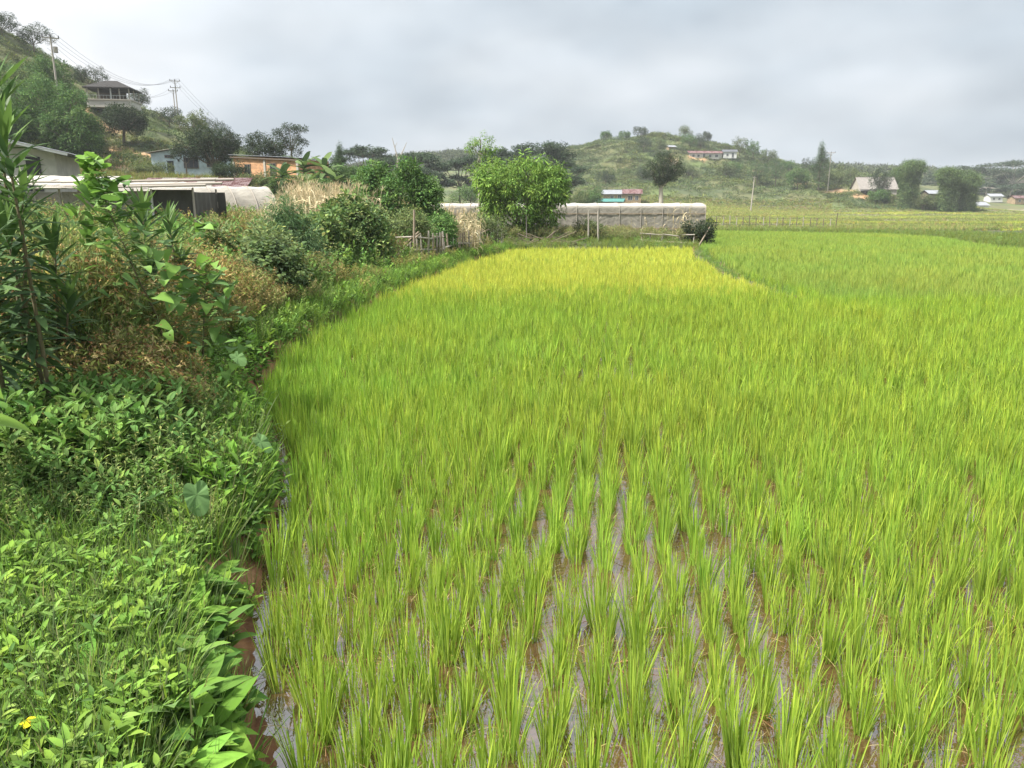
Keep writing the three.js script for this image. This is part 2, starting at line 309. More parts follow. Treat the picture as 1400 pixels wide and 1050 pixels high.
{
  const r = rng(31), near = [], mid = [], far = [], yellow = [], yellowFar = [];
  const yellowness = (x, z) => {
    const rb = z < -26.8 ? lerp(7, 8.5, (-z - 26.8) / 7.2) : z < -20.7 ? lerp(6.1, 7, (-z - 20.7) / 6.1) : 6.05;
    if (x > rb || z < -34.4) return 0;
    return smooth(-14.2, -18.2, z + 0.9 * fbm2(x * 0.5, z * 0.5, 2) - 0.1 * Math.abs(x - 2));
  };
  const put = (x, z, spacing) => {
    if (!inView(x, z)) return;
    const sd = sdPaddy(x, z), d = Math.hypot(x, z);
    if (sd > -0.10 || bundD(x, z) < 1.35) return;
    const patch = fbm2(x * 0.16 + 3, z * 0.16, 3), gap = fbm2(x * 0.6, z * 0.6 + 7, 2);
    if (gap < -0.5 && r() < 0.8) return;
    const edge = smooth(-0.1, -1.6, sd), nearT = smooth(2, 7, d), size = (0.70 + 0.30 * r()) * (1 + 0.18 * patch) * lerp(0.92, 1.04, nearT);
    const t = tone(r, 0.16, 0.07), y = yellowness(x, z), it = { x, y: Math.min(0.02, groundH(x, z)), z, ry: r() * 6.28, s: size, sy: size * (0.88 + 0.24 * r()), tx: (r() - 0.5) * 0.16, tz: (r() - 0.5) * 0.16, d };
    it.c = [t[0] * (1 + 0.16 * patch), t[1], t[2]];
    if (r() < y) { it.c = [t[0] * 1.62, t[1] * 1.27, t[2] * 1.6]; (d < 24 ? yellow : yellowFar).push(it); return; }
    if (x > 6.6 && z < -15) { it.c[0] *= 0.98; it.c[1] *= 0.94; it.c[2] *= 1.5; }
    it.c[0] *= lerp(0.9, 1, edge);
    (d < 7.5 ? near : d < 22 ? mid : far).push(it);
  };
  const sweep = (sp, z0, z1, x0, x1) => { const a = 0.15, ca = Math.cos(a), sa = Math.sin(a); for (let u = x0; u < x1; u += sp) for (let v = z1; v < z0; v += sp * 0.55) { const jx = u + (r() - 0.5) * sp * 0.5, jz = v + (r() - 0.5) * sp * 0.7, x = jx * ca - jz * sa, z = jx * sa + jz * ca; put(x, z, sp); } };
  sweep(0.165, 4, -7.6, -5, 10); sweep(0.19, -7.6, -24, -11, 26); sweep(0.23, -24, -70, -20, 40);
  near.sort((a, b) => a.d - b.d);
  const visible = near.filter((p) => inView(p.x, p.z, -0.05) && p.z < -1.75);
  const single = new Set(visible.slice(0, 300));
  let k = 0;
  for (const it of single) {
    const m = new THREE.Mesh(riceNear[k++ % riceNear.length], M.rice); m.name = numbered('rice_plant');
    m.position.set(it.x, it.y, it.z); m.rotation.set(it.tx, it.ry, it.tz, 'YXZ'); m.scale.set(it.s, it.sy, it.s); m.castShadow = m.receiveShadow = true;
    scene.add(tag(m, 'young green rice plant rising in a tuft from shallow paddy water', 'rice plant', 'rice plants at the front of the flooded paddy'));
  }
  stuff('rice_field', 'green rice crop filling the flooded paddies', 'rice crop', 'rice_plants', [...riceNear, ...riceMid, ...riceFar], M.rice,
    [...near.filter((p) => !single.has(p)).map((p) => ({ ...p, v: Math.floor(r() * 7) })), ...mid.map((p) => ({ ...p, v: 7 + Math.floor(r() * 5) })), ...far.map((p) => ({ ...p, v: 12 + Math.floor(r() * 3) }))]);
  stuff('ripening_rice_field', 'yellow green ripening rice crop in front of the stick fence', 'rice crop', 'rice_plants', [...riceMid, ...riceFar], M.rice, [...yellow.map((p) => ({ ...p, v: Math.floor(r() * 5) })), ...yellowFar.map((p) => ({ ...p, v: 5 + Math.floor(r() * 3) }))]);
  console.log('rice', near.length, mid.length, far.length, yellow.length, yellowFar.length);
  // loose straw and clods in the water between the plants
  const g = new GB(); for (let i = 0; i < 5; i++) { const an = r() * 6.28; g.blade(V((r() - 0.5) * 0.1, 0.004 + r() * 0.01, (r() - 0.5) * 0.1), V(Math.cos(an), 0.12, Math.sin(an)), 0.05 + r() * 0.09, 0.004, jit([0.22, 0.13, 0.06], r, 0.4), { segs: 2, droop: 0.2 }); }
  const litter = []; for (let i = 0; i < 400; i++) { const z = -1.6 - 7 * Math.pow(r(), 1.3), x = -1.8 + r() * (2 + 0.75 * -z + 1.6); if (inView(x, z) && sdPaddy(x, z) < 0) litter.push({ x, y: 0.003, z, ry: r() * 6.28, s: 0.6 + r() * 0.9, c: tone(r, 0.4) }); }
  stuff('straw_litter', 'bits of dead straw floating on the paddy water', 'litter', 'straw', [g.build()], M.dry, litter);
}

// ---------------------------------------------------------------- grasses and weeds on the banks
function tuft(seed, n, len, w, lean, cols, segs = 4) {
  const r = rng(seed), g = new GB();
  for (let k = 0; k < n; k++) { const an = r() * 6.283, l = lean * (0.2 + r()), R = 0.05 * Math.sqrt(r()); g.blade(V(Math.cos(an) * R, -0.02, Math.sin(an) * R), V(Math.cos(an) * l, 1, Math.sin(an) * l), len * (0.45 + 0.6 * r()), w * (0.7 + 0.6 * r()), jit(cols[Math.floor(r() * cols.length)], r, 0.22), { segs, droop: 0.3 + 1.3 * r(), power: 1.6, twist: (r() - 0.5) * 2 }); }
  return g.build();
}
// a leafy herb: upright stems, leaves in a spiral
function herb(seed, { stems = 3, h = 0.4, leaves = 9, len = 0.1, wid = 0.035, cols, lean = 0.35, prof = lance, droop = 0.5, segs = 3, stem = [0.12, 0.16, 0.05], open = 0.75, from = 0.15, top = 0.6 }) {
  const r = rng(seed), g = new GB();
  for (let s = 0; s < stems; s++) {
    const an = r() * 6.283, l = lean * r(), hh = h * (0.6 + 0.5 * r()), d = V(Math.cos(an) * l, 1, Math.sin(an) * l).normalize(), b = V((r() - 0.5) * 0.12 * h, -0.03, (r() - 0.5) * 0.12 * h);
    const bend = V((r() - 0.5) * 0.2, 0, (r() - 0.5) * 0.2), at = (t) => b.clone().addScaledVector(d, hh * t).addScaledVector(bend, hh * t * t);
    g.tube([at(0), at(0.5), at(1)], [0.0035 + h * 0.004, 0.0025 + h * 0.003, 0.001], 3, stem);
    let ph = r() * 6.28;
    for (let k = 0; k < leaves; k++) {
      const t = from + (1 - from) * (k + r() * 0.5) / leaves; ph += 2.4 + (r() - 0.5) * 0.6;
      const up = lerp(0.15, 1.1, t * t) * (0.6 + 0.6 * r()), sz = (0.75 + 0.4 * r()) * lerp(1.05, top, t);
      g.leaf(at(Math.min(t, 1)), V(Math.cos(ph) * open, up, Math.sin(ph) * open), len * sz, wid * sz, jit(cols[Math.floor(r() * cols.length)], r, 0.22), { segs, droop: droop * (0.5 + r()), fold: 0.2 + 0.2 * r(), prof, roll: (r() - 0.5) * 0.6 });
    }
  }
  return g.build();
}
// a dry seeding weed: branching thin stalks with small brown heads and a few withered leaves
function dryWeed(seed, h) {
  const r = rng(seed), g = new GB(), heads = [[0.22, 0.12, 0.055], [0.30, 0.20, 0.09], [0.15, 0.085, 0.045], [0.34, 0.28, 0.14]], stalk = [0.24, 0.21, 0.11], lv = [[0.17, 0.22, 0.065], [0.23, 0.25, 0.09], [0.27, 0.24, 0.12], [0.13, 0.19, 0.05]];
  const grow = (o, d, len, depth, rad) => {
    const e = o.clone().addScaledVector(d, len), mid = o.clone().lerp(e, 0.5).add(V((r() - 0.5) * 0.06 * len, 0, (r() - 0.5) * 0.06 * len));
    g.tube([o, mid, e], [rad, rad * 0.8, rad * 0.6], 3, jit(stalk, r, 0.3));
    for (let k = 0; k < 3; k++) { const t = r(), a = r() * 6.28; g.leaf(o.clone().lerp(e, t), V(Math.cos(a), (r() - 0.4), Math.sin(a)), 0.045 + 0.035 * r(), 0.016 + 0.01 * r(), jit(lv[Math.floor(r() * 4)], r, 0.25), { segs: 2, droop: 1, fold: 0.4, roll: r() * 3 }); }
    if (depth === 0) {
      const c = jit(heads[Math.floor(r() * 4)], r, 0.25);
      for (let k = 0; k < 5; k++) { const a = r() * 6.28, q = V(Math.cos(a), r() * 2 - 0.6, Math.sin(a)).normalize(); g.leaf(e, q, 0.016 + 0.008 * r(), 0.009, c, { segs: 2, droop: 0.2, fold: 0.3, prof: ovate }); }
      return;
    }
    const n = 2 + (r() < 0.6 ? 1 : 0);
    for (let k = 0; k < n; k++) { const a = r() * 6.28, sp = 0.35 + 0.45 * r(); grow(o.clone().lerp(e, 0.55 + 0.45 * r()), d.clone().add(V(Math.cos(a) * sp, 0.1, Math.sin(a) * sp)).normalize(), len * (0.55 + 0.25 * r()), depth - 1, rad * 0.65); }
  };
  for (let s = 0; s < 3; s++) { const a = r() * 6.28, l = 0.3 * r(); grow(V((r() - 0.5) * 0.1, 0, (r() - 0.5) * 0.1), V(Math.cos(a) * l, 1, Math.sin(a) * l).normalize(), h * 0.42, 3, 0.004); }
  return g.build();
}
const G_BRIGHT = [[0.17, 0.28, 0.04], [0.22, 0.33, 0.05], [0.13, 0.23, 0.035]], G_MID = [[0.112, 0.201, 0.041], [0.147, 0.248, 0.047], [0.083, 0.159, 0.035], [0.189, 0.277, 0.065]], G_DARK = [[0.072, 0.143, 0.036], [0.098, 0.182, 0.043], [0.130, 0.202, 0.052]], G_OLIVE = [[0.154, 0.182, 0.061], [0.209, 0.220, 0.077], [0.121, 0.154, 0.055]], G_BLUE = [[0.075, 0.15, 0.055], [0.10, 0.18, 0.07]];
const tuftsShort = [0, 1, 2].map((i) => tuft(400 + i, 26, 0.26, 0.0055, 0.55, [...G_BRIGHT, ...G_MID, [0.16, 0.20, 0.08], [0.30, 0.27, 0.13]]));
const tuftsLong = [0, 1, 2].map((i) => tuft(410 + i, 30, 0.55, 0.008, 0.5, [...G_MID, ...G_BRIGHT], 5));
const herbBright = [0, 1, 2, 3].map((i) => herb(420 + i, { stems: 4, h: 0.2, leaves: 7, len: 0.088, wid: 0.034, cols: G_BRIGHT, prof: i % 2 ? ovate : lance, lean: 0.7 }));
const herbMid = [0, 1, 2, 3].map((i) => herb(430 + i, { stems: 4, h: 0.42, leaves: 11, len: 0.115, wid: 0.042, cols: G_MID, prof: i % 2 ? ovate : lance, lean: 0.55 }));
const herbDark = [0, 1, 2].map((i) => herb(440 + i, { stems: 4, h: 0.6, leaves: 13, len: 0.13, wid: 0.055, cols: [...G_DARK, ...G_MID], prof: ovate, lean: 0.6 }));
const herbFine = [0, 1, 2].map((i) => herb(450 + i, { stems: 6, h: 0.55, leaves: 16, len: 0.055, wid: 0.017, cols: G_OLIVE, lean: 0.6, segs: 2 }));
const rosette = [0, 1, 2].map((i) => herb(460 + i, { stems: 2, h: 0.08, leaves: 8, len: 0.19, wid: 0.062, cols: [[0.12, 0.235, 0.03], [0.15, 0.27, 0.04], [0.09, 0.19, 0.03]], prof: strap, lean: 0.3, open: 0.9, segs: 5, droop: 0.7, top: 0.8 }));
const weedsDry = [0, 1, 2, 3].map((i) => dryWeed(470 + i, 1.0));
const inland = (x, z) => { const s = sdPaddy(x, z); return s; };
{
  const r = rng(77), gs = [], gl = [], hb = [], hm = [], hd = [], hf = [], dw = [], rs = [];
  const add = (list, x, z, s, sy, c, tilt = 0.3) => list.push({ x, y: groundH(x, z) - 0.01, z, ry: r() * 6.28, s, sy: s * sy, tx: (r() - 0.5) * tilt, tz: (r() - 0.5) * tilt, c: (c ?? tone(r, 0.24, 0.10)).map((v, k) => v * [0.98, 1.03, 0.88][k]) });
  const spot = (zn, zf, p, wide) => { const z = -(zn + (zf - zn) * Math.pow(r(), p)), x0 = -0.72 * -z - 0.9; return [lerp(x0, wide, r()), z]; };
  // front: low turf and bright herbs
  for (let i = 0; i < 9000; i++) { const [x, z] = spot(1.5, 4.6, 1, -0.7), s = inland(x, z); if (s < 0.02 || (s < 0.27 && r() < 0.85)) continue; const n = fbm2(x * 1.3, z * 1.3, 2);
    const q = r(); if (q < 0.5) add(gs, x, z, 0.55 + 0.6 * r(), 1); else if (q < 0.86) { if (n > -0.35) add(hb, x, z, 0.55 + 0.75 * r(), 0.9); } else if (q < 0.90 && s > 0.2) add(hm, x, z, 0.4 + 0.35 * r(), 0.9); }
  for (let i = 0; i < 260; i++) { const [x, z] = spot(1.6, 3.3, 1, -0.8); if (inland(x, z) > 0.1) add(rs, x, z, 0.55 + 0.6 * r(), 1); }
  // middle: taller leafy weeds
  for (let i = 0; i < 5200; i++) { const [x, z] = spot(3.3, 7.2, 1, -1.5), s = inland(x, z); if (s < 0.12) continue; const tall = smooth(0.1, 0.9, s) * smooth(3.2, 4.1, -z), n = fbm2(x * 0.8 + 5, z * 0.8, 2), q = r();
    if (q < 0.42) add(hm, x, z, 0.35 + 0.75 * tall * (0.7 + 0.6 * r()), 1); else if (q < 0.62) { if (n > -0.2 && s > 0.4) add(hd, x, z, 0.35 + 0.7 * tall, 1); } else if (q < 0.80) add(gs, x, z, 0.7 + 0.8 * r(), 1.1); else if (q < 0.93) add(hf, x, z, 0.5 + 0.6 * tall, 1); else if (s > 0.6 && z < -5.2) add(dw, x, z, 0.35 + 0.4 * tall, 1); }
  // rim along the water: glossy bright leaves
  for (let i = 0; i < 2600; i++) { const [x, z] = spot(3.9, 10, 1.2, -1.5), s = inland(x, z); if (s < 0.03 || s > 0.8) continue; if (r() < 0.75) add(hb, x, z, 0.8 + 0.9 * r(), 1.15, tone(r, 0.2, 0.05).map((v, k) => v * [0.8, 0.92, 0.9][k])); else add(hm, x, z, 0.4 + 0.4 * r(), 1); }
  // thicket of dry seeding weeds mixed with green
  for (let i = 0; i < 8200; i++) { const [x, z] = spot(4.6, 12, 1.1, -2.2), s = inland(x, z); if (s < 0.55) continue; const tall = smooth(0.35, 1.35, s) * smooth(4.3, 6.0, -z) * lerp(1, 0.6, smooth(8.5, 11, -z)), n = fbm2(x * 0.55 + 20, z * 0.55, 2), q = r();
    if (q < 0.27) { if (n > -0.25 && z < -4.9) add(dw, x, z, 0.5 + 0.85 * tall * (0.75 + 0.45 * r()), 1); } else if (q < 0.62) add(hf, x, z, 0.6 + 1.2 * tall, 1 + 0.6 * tall); else if (q < 0.78) add(hm, x, z, 0.6 + 0.9 * tall, 1 + 0.9 * tall); else if (q < 0.9) add(gl, x, z, 0.6 + 0.9 * tall, 1.15 + 0.35 * tall); else if (q < 0.96) add(hd, x, z, 0.6 + 0.9 * tall, 1.1); }
  // behind: rank growth up to the maize, and along the far bank
  for (let i = 0; i < 9500; i++) { const [x, z] = spot(9, 33, 1.25, -0.2), s = inland(x, z); if (s < 0.05 || x < -14) continue; const q = r(), tall = smooth(0.2, 2.2, s), n = fbm2(x * 0.35 + 50, z * 0.35, 2);
    if (q < 0.34) add(gl, x, z, 0.5 + 0.7 * tall * r() + 0.15, 1); else if (q < 0.52) add(hm, x, z, 0.7 + 0.9 * tall, 1.1); else if (q < 0.72) add(hf, x, z, 0.7 + 0.9 * tall, 1.1); else if (q < 0.82) add(hb, x, z, 1.2 + 1.0 * r(), 1.2); else if (q < 0.9 && n > 0) add(dw, x, z, 0.5 + 0.7 * tall, 1); else if (s > 0.8) add(hd, x, z, 0.9 + 0.7 * tall, 1.1); }
  for (let i = 0; i < 5000; i++) { const z = -10 - 24 * r(), x = -3.4 + 3.6 * r(), s = inland(x, z); if (s < -0.02 || s > 0.75) continue; if (r() < 0.7) add(gl, x, z, 0.45 + 0.35 * r(), 0.9); else add(hb, x, z, 0.9 + 0.8 * r(), 1.1); }
  // banks between and around the far paddies
  for (let i = 0; i < 26000; i++) { const z = -13 - 66 * Math.pow(r(), 0.9), x = lerp(-3, 0.72 * -z, r()); const sd = sdPaddy(x, z), b = bundD(x, z); if (!((sd > 0.02 && sd < 5 + 6 * r()) || (sd < 0 && b < 1.1))) continue; if (x < -0.2 && z > -33) continue; const q = r(), k = sd < 0 ? 0.62 : 1; if (q < 0.6) add(gl, x, z, k * (0.5 + 0.45 * r()), 0.9, sd > 0 ? tone(r, 0.2, 0.12).map((v, j) => v * [1.05, 0.8, 0.95][j]) : undefined); else if (q < 0.85) add(hm, x, z, k * (0.6 + 0.5 * r()), 0.8, tone(r).map((v) => v * 0.85)); else add(hf, x, z, k * (0.6 + 0.5 * r()), 0.9); }
  stuff('short_grass', 'short green grass covering the near bank', 'grass', 'grass_tufts', tuftsShort, M.grass, gs);
  stuff('long_grass', 'long rank grass on the banks round the paddies', 'grass', 'grass_tufts', tuftsLong, M.grass, gl);
  stuff('bright_weeds', 'low bright green broadleaf weeds carpeting the bank', 'weeds', 'weeds', herbBright, M.weed, hb);
  stuff('leafy_weeds', 'knee high mid green leafy weeds on the bank', 'weeds', 'weeds', herbMid, M.weed, hm.map((p) => ({ ...p, c: p.c.map((v) => v * 1.2) })));
  stuff('dark_weeds', 'dark green broad leaved weeds in the thicket', 'weeds', 'weeds', herbDark, M.shiny, hd.map((p) => ({ ...p, c: p.c.map((v) => v * 1.2) })));
  stuff('fine_weeds', 'olive green small leaved weeds through the thicket', 'weeds', 'weeds', herbFine, M.weed, hf.map((p) => ({ ...p, c: p.c.map((v) => v * 1.4) })));
  stuff('dry_weeds', 'brown dried seeding weeds tangled over the bank', 'weeds', 'dry_weeds', weedsDry, M.dry, dw.map((p) => ({ ...p, c: p.c.map((v, k) => v * [1.2, 1.05, 1.05][k]) })));
  stuff('rosette_weeds', 'flat rosette weeds with strap leaves in the front turf', 'weeds', 'weeds', rosette, M.weed, rs);
  console.log('bank', gs.length, gl.length, hb.length, hm.length, hd.length, hf.length, dw.length);
}
const leafGeo = (len, wid, opt, c = [1, 1, 1]) => { const g = new GB(); g.leaf(V(0, 0, 0), V(0, 0, 1), len, wid, c, opt); return g.build(); };
const tint = (c, trans = 0.3, coat = 0.2) => { const m = new THREE.MeshPhysicalMaterial({ roughness: 1, transmission: trans, thickness: 0, side: THREE.DoubleSide, specularIntensity: 0.3, clearcoat: coat, clearcoatRoughness: 0.4 }); m.color.setRGB(...c); return m; };
// hangs a leaf mesh (built along +z) at a point of its plant
function hang(parent, name, geo, mat, at, yaw, pitch, roll, s) { const m = part(parent, name, geo, mat, at.x, at.y, at.z); m.rotation.order = 'YXZ'; m.rotation.set(-pitch, yaw, roll); m.scale.setScalar(s); return m; }
const bark = (c) => std(c[0], c[1], c[2], 0.9, { bumpMap: bumpTex, bumpScale: 0.004 });
const M_STEM = std(0.12, 0.10, 0.05), M_GSTEM = std(0.11, 0.17, 0.05), M_WOOD = std(0.24, 0.19, 0.14, 0.9), M_GREYWOOD = std(0.30, 0.27, 0.23, 0.9), M_DARKWOOD = std(0.13, 0.10, 0.075, 0.9), M_BARK = std(0.13, 0.105, 0.075, 0.95), M_PALEBARK = std(0.32, 0.29, 0.25, 0.95);
{ // front weeds whose leaves can be told apart
  const r = rng(91), geos = [leafGeo(0.17, 0.062, { segs: 5, droop: 0.8, fold: 0.3, prof: strap, wave: 0.06 }), leafGeo(0.14, 0.058, { segs: 5, droop: 0.6, fold: 0.25, prof: ovate })], mats = [tint([0.10, 0.20, 0.03], 0.3, 0.1), tint([0.13, 0.24, 0.036], 0.3, 0.1), tint([0.075, 0.155, 0.028], 0.3, 0.1)];
  const spots = [[-1.08, -2.06], [-1.25, -2.12], [-1.38, -1.98], [-1.0, -2.35], [-1.16, -2.4], [-1.5, -2.25], [-1.32, -2.42], [-1.7, -2.3], [-1.2, -2.75], [-1.45, -2.7], [-1.62, -2.62], [-1.9, -2.6], [-1.35, -3.0], [-1.75, -3.0], [-2.0, -2.9], [-1.55, -3.2], [-1.05, -2.22], [-1.62, -1.95]];
  spots.forEach(([x, z], i) => {
    const t = thing('dock_weed', 'bright green dock weed with broad strap leaves in the front turf', 'weed', x, groundH(x, z), z, r() * 6, 'dock weeds in the turf beside the paddy'), n = 7 + Math.floor(r() * 4);
    part(t, 'stem', new THREE.CylinderGeometry(0.004, 0.007, 0.1, 5), M_GSTEM, 0, 0.04, 0);
    for (let k = 0; k < n; k++) hang(t, 'leaf', geos[i % 2], mats[Math.floor(r() * 3)], V(0, 0.015 + 0.009 * k, 0), k * 2.4 + r() * 0.5, 0.35 + 0.75 * r(), (r() - 0.5) * 0.6, 0.5 + 0.5 * r());
  });
  // yellow flowers in the turf
  const petal = leafGeo(0.024, 0.024, { segs: 3, droop: 0.3, fold: 0.15, prof: ovate }), pm = tint([0.80, 0.66, 0.02], 0.2, 0);
  [[-1.44, -1.92, 'yellow five petalled flower beside the broad dock leaves'], [-1.56, -1.83, 'smaller yellow flower half hidden in the grass']].forEach(([x, z, label], i) => {
    const t = thing('yellow_flower', label, 'flower', x, groundH(x, z), z); part(t, 'stem', new THREE.CylinderGeometry(0.002, 0.003, 0.16, 5), M_GSTEM, 0, 0.07, 0);
    for (let k = 0; k < 5; k++) hang(t, 'petal', petal, pm, V(0, 0.15, 0), k * 1.257, 0.3, 0, i ? 0.8 : 1.25);
    part(t, 'flower_centre', new THREE.SphereGeometry(0.006, 8, 6), std(0.5, 0.3, 0.02), 0, 0.154, 0);
  });
  { const t = thing('lantana_flower', 'small orange and yellow flower head among the bank weeds', 'flower', -2.35, groundH(-2.35, -5.3) + 0.02, -5.3); part(t, 'stem', new THREE.CylinderGeometry(0.003, 0.005, 0.7, 5), M_GSTEM, 0, 0.33, 0); for (let k = 0; k < 9; k++) hang(t, 'petal', petal, k % 3 ? tint([0.75, 0.40, 0.03], 0.2, 0) : tint([0.72, 0.16, 0.03], 0.2, 0), V(0, 0.68, 0), k * 2.4, 0.2 + 0.12 * k, 0, 0.9); }
  // taro with ribbed shield leaves
  const tg = new GB(), tl = 0.21; { const N = 36, c = [1, 1, 1], ctr = tg.v(0, 0, 0, c), rings = []; for (const q of [0.35, 0.7, 1]) { const ring = []; for (let k = 0; k < N; k++) { const a = (k / N) * 2 * PI, u = Math.cos(a), rr = 0.5 * (1 + 0.6 * Math.max(0, u) ** 3 - 0.5 * Math.max(0, -u) ** 12 + 0.2 * Math.max(0, -u)) * tl * q, ple = (k % 3 === 0 ? -0.007 : 0.004) * q; ring.push(tg.v(Math.sin(a) * rr * 0.82, 0.02 * q + ple - 0.5 * q * q * tl * (u > 0 ? 0.34 * u * u : 0.1 * u * u) + 0.008 * Math.sin(a * 5) * q, u * rr, c)); } rings.push(ring); } for (let k = 0; k < N; k++) { const n = (k + 1) % N; tg.i.push(ctr, rings[0][k], rings[0][n]); for (let j = 0; j < 2; j++) tg.i.push(rings[j][k], rings[j + 1][k], rings[j + 1][n], rings[j][k], rings[j + 1][n], rings[j][n]); } }
  const taroGeo = tg.build(), taroMat = tint([0.12, 0.22, 0.075], 0.3, 0.1);
  [[-1.66, -3.55, 'taro plant with one pale ribbed leaf hanging over low weeds', [[0.7, 1.5, 0.66], [-1.2, 0.5, 0.55]]], [-1.75, -4.5, 'small taro plant at the paddy edge with leaf drooping to the soil', [[1.4, 0.9, 0.55]]], [-2.75, -7.0, 'taro plant with small leaves on the bank rim', [[1.0, 0.7, 0.7], [-0.6, 0.3, 0.6], [2.6, 0.8, 0.6]]], [-3.4, -4.4, 'taro plant deep in shade of the dark weeds', [[0.3, 0.8, 1.1], [2, 0.6, 0.9]]]].forEach(([x, z, label, ls]) => {
    const t = thing('taro_plant', label, 'taro', x, groundH(x, z), z);
    for (const [a, p, s] of ls) { const e = V(Math.sin(a) * 0.16, 0.42 * s, Math.cos(a) * 0.16), g = new GB(); g.tube([V(0, -0.03, 0), V(e.x * 0.4, e.y * 0.6, e.z * 0.4), e], [0.008, 0.006, 0.004], 5, [1, 1, 1]); part(t, 'leaf_stalk', g.build(), M_GSTEM); hang(t, 'leaf', taroGeo, taroMat, e, a, -p * 0.8, 0.35, s); }
  });
  // big leaves reaching in at the left
  { const big = leafGeo(0.42, 0.17, { segs: 8, droop: 0.9, fold: 0.35, prof: ovate, wave: 0.05 }), bm = tint([0.17, 0.29, 0.04], 0.4), t = thing('broadleaf_plant', 'plant with large yellow green leaves at the edge of the thicket', 'plant', -2.82, groundH(-2.82, -3.45), -3.45); const g = new GB(); g.tube([V(0, -0.03, 0), V(0.02, 0.4, 0), V(0.05, 0.8, 0)], [0.012, 0.01, 0.006], 6, [1, 1, 1]); part(t, 'stem', g.build(), M_GSTEM);
    [[1.3, 0.9, 0.1, 1], [1.9, 0.62, 0.2, 0.95], [0.6, 0.75, 0.5, 0.9], [-1.2, 0.7, 0.4, 0.9], [2.9, 0.5, 0.3, 0.9], [-2.3, 0.8, 0.6, 0.8]].forEach(([a, y, p, s]) => hang(t, 'leaf', big, bm, V(0.04, y, 0), a, p, 0.2, s)); }
}
{ // oleander-like shoots with long narrow leaves
  const r = rng(95), geos = [leafGeo(0.27, 0.044, { segs: 6, droop: 0.35, fold: 0.35 }), leafGeo(0.24, 0.04, { segs: 6, droop: 0.75, fold: 0.3 }), leafGeo(0.27, 0.042, { segs: 6, droop: 0.1, fold: 0.3 })], mats = [tint([0.06, 0.115, 0.033], 0.28, 0.2), tint([0.08, 0.15, 0.04], 0.28, 0.2), tint([0.045, 0.09, 0.03], 0.25, 0.2), tint([0.11, 0.19, 0.045], 0.3, 0.2)];
  const shoots = [[-3.36, -5.0, 2.75, 0.10, 'tallest long leaved shrub at the thicket, its shoot above the hill'], [-2.93, -4.55, 2.42, -0.05, 'long leaved shrub with a fresh light green crown of leaves'], [-3.75, -5.3, 2.70, 0.02, 'long leaved shrub behind the tallest shoot'], [-3.25, -5.2, 1.75, 0.1, 'short long leaved shrub beside the heart leaved climber'], [-3.45, -7.0, 1.95, 0.05, 'spiky long leaved shrub in front of the plastic shed'], [-3.62, -8.1, 1.85, -0.06, 'narrow leaved shrub below the black net panel'], [-3.05, -4.3, 1.85, 0.0, 'low long leaved shrub rooted among the dark weeds']];
  for (const [x, z, top, lean, label] of shoots) {
    const gy = groundH(x, z), h = top - gy, t = thing('long_leaved_shrub', label, 'shrub', x, gy, z), stems = h > 1.8 ? 2 : 2;
    for (let s = 0; s < stems; s++) {
      const hh = s ? h * 0.72 : h, off = s ? 0.16 : 0, an = r() * 6.28, at = (u) => V(Math.cos(an) * off * u + lean * u * u, hh * u, Math.sin(an) * off * u), g = new GB();
      g.tube([at(-0.02), at(0.35), at(0.7), at(0.97)], [0.016, 0.013, 0.009, 0.004], 6, [1, 1, 1]); part(t, 'stem', g.build(), M_STEM);
      const n = Math.round(38 + hh * 17); let ph = r() * 6;
      for (let k = 0; k < n; k++) { const u = lerp(0.34, 0.985, Math.pow(k / (n - 1), 0.7)); ph += 2.1 + r() * 0.5; const young = u > 0.9; hang(t, 'leaf', geos[young ? 2 : Math.floor(r() * 3)], mats[young ? (r() < 0.7 ? 3 : 1) : Math.floor(r() * 3)], at(u), ph, lerp(-0.1, 1.1, smooth(0.6, 1, u)) + (r() - 0.5) * 0.6, (r() - 0.5) * 0.8, (0.8 + 0.35 * r()) * (u > 0.96 ? 0.75 : 1)); }
    }
  }
  // climber with heart-shaped leaves
  const hg = [leafGeo(0.16, 0.145, { segs: 6, droop: 0.5, fold: 0.22, prof: heart }), leafGeo(0.13, 0.115, { segs: 6, droop: 0.8, fold: 0.3, prof: heart })], hmats = [tint([0.13, 0.25, 0.05], 0.35), tint([0.10, 0.20, 0.04], 0.35), tint([0.18, 0.33, 0.055], 0.4), tint([0.075, 0.16, 0.035], 0.3)];
  const climber = (x, z, pts, n, label, sc) => {
    const gy = groundH(x, z), t = thing('heart_leaved_climber', label, 'climber', x, gy, z), c = new THREE.CatmullRomCurve3(pts), g = new GB();
    const P = c.getPoints(24); g.tube(P, P.map((_, i) => 0.012 * (1 - i / 26)), 5, [1, 1, 1]); part(t, 'stem', g.build(), M_STEM);
    for (let k = 0; k < n; k++) { const u = lerp(0.12, 1, Math.pow((k + 0.5) / n, 0.9)), p = c.getPoint(u), a = r() * 6.28, sp = lerp(0.5, 0.08, Math.pow(u, 2.6)) * Math.sqrt(r()), q = p.clone().add(V(Math.cos(a) * sp, (r() - 0.5) * 0.16, Math.sin(a) * sp)); const s = new GB(); if (sp > 0.08) { s.tube([p, p.clone().lerp(q, 0.5).add(V(0, 0.03, 0)), q], [0.004, 0.003, 0.0015], 3, [1, 1, 1]); part(t, 'twig', s.build(), M_GSTEM); } hang(t, 'leaf', hg[k % 2], hmats[u > 0.93 ? 2 : Math.floor(r() * 4)], q, a + (r() - 0.5), (r() - 0.55) * 1.2, (r() - 0.5) * 0.9, sc * (0.75 + 0.5 * r())); }
  };
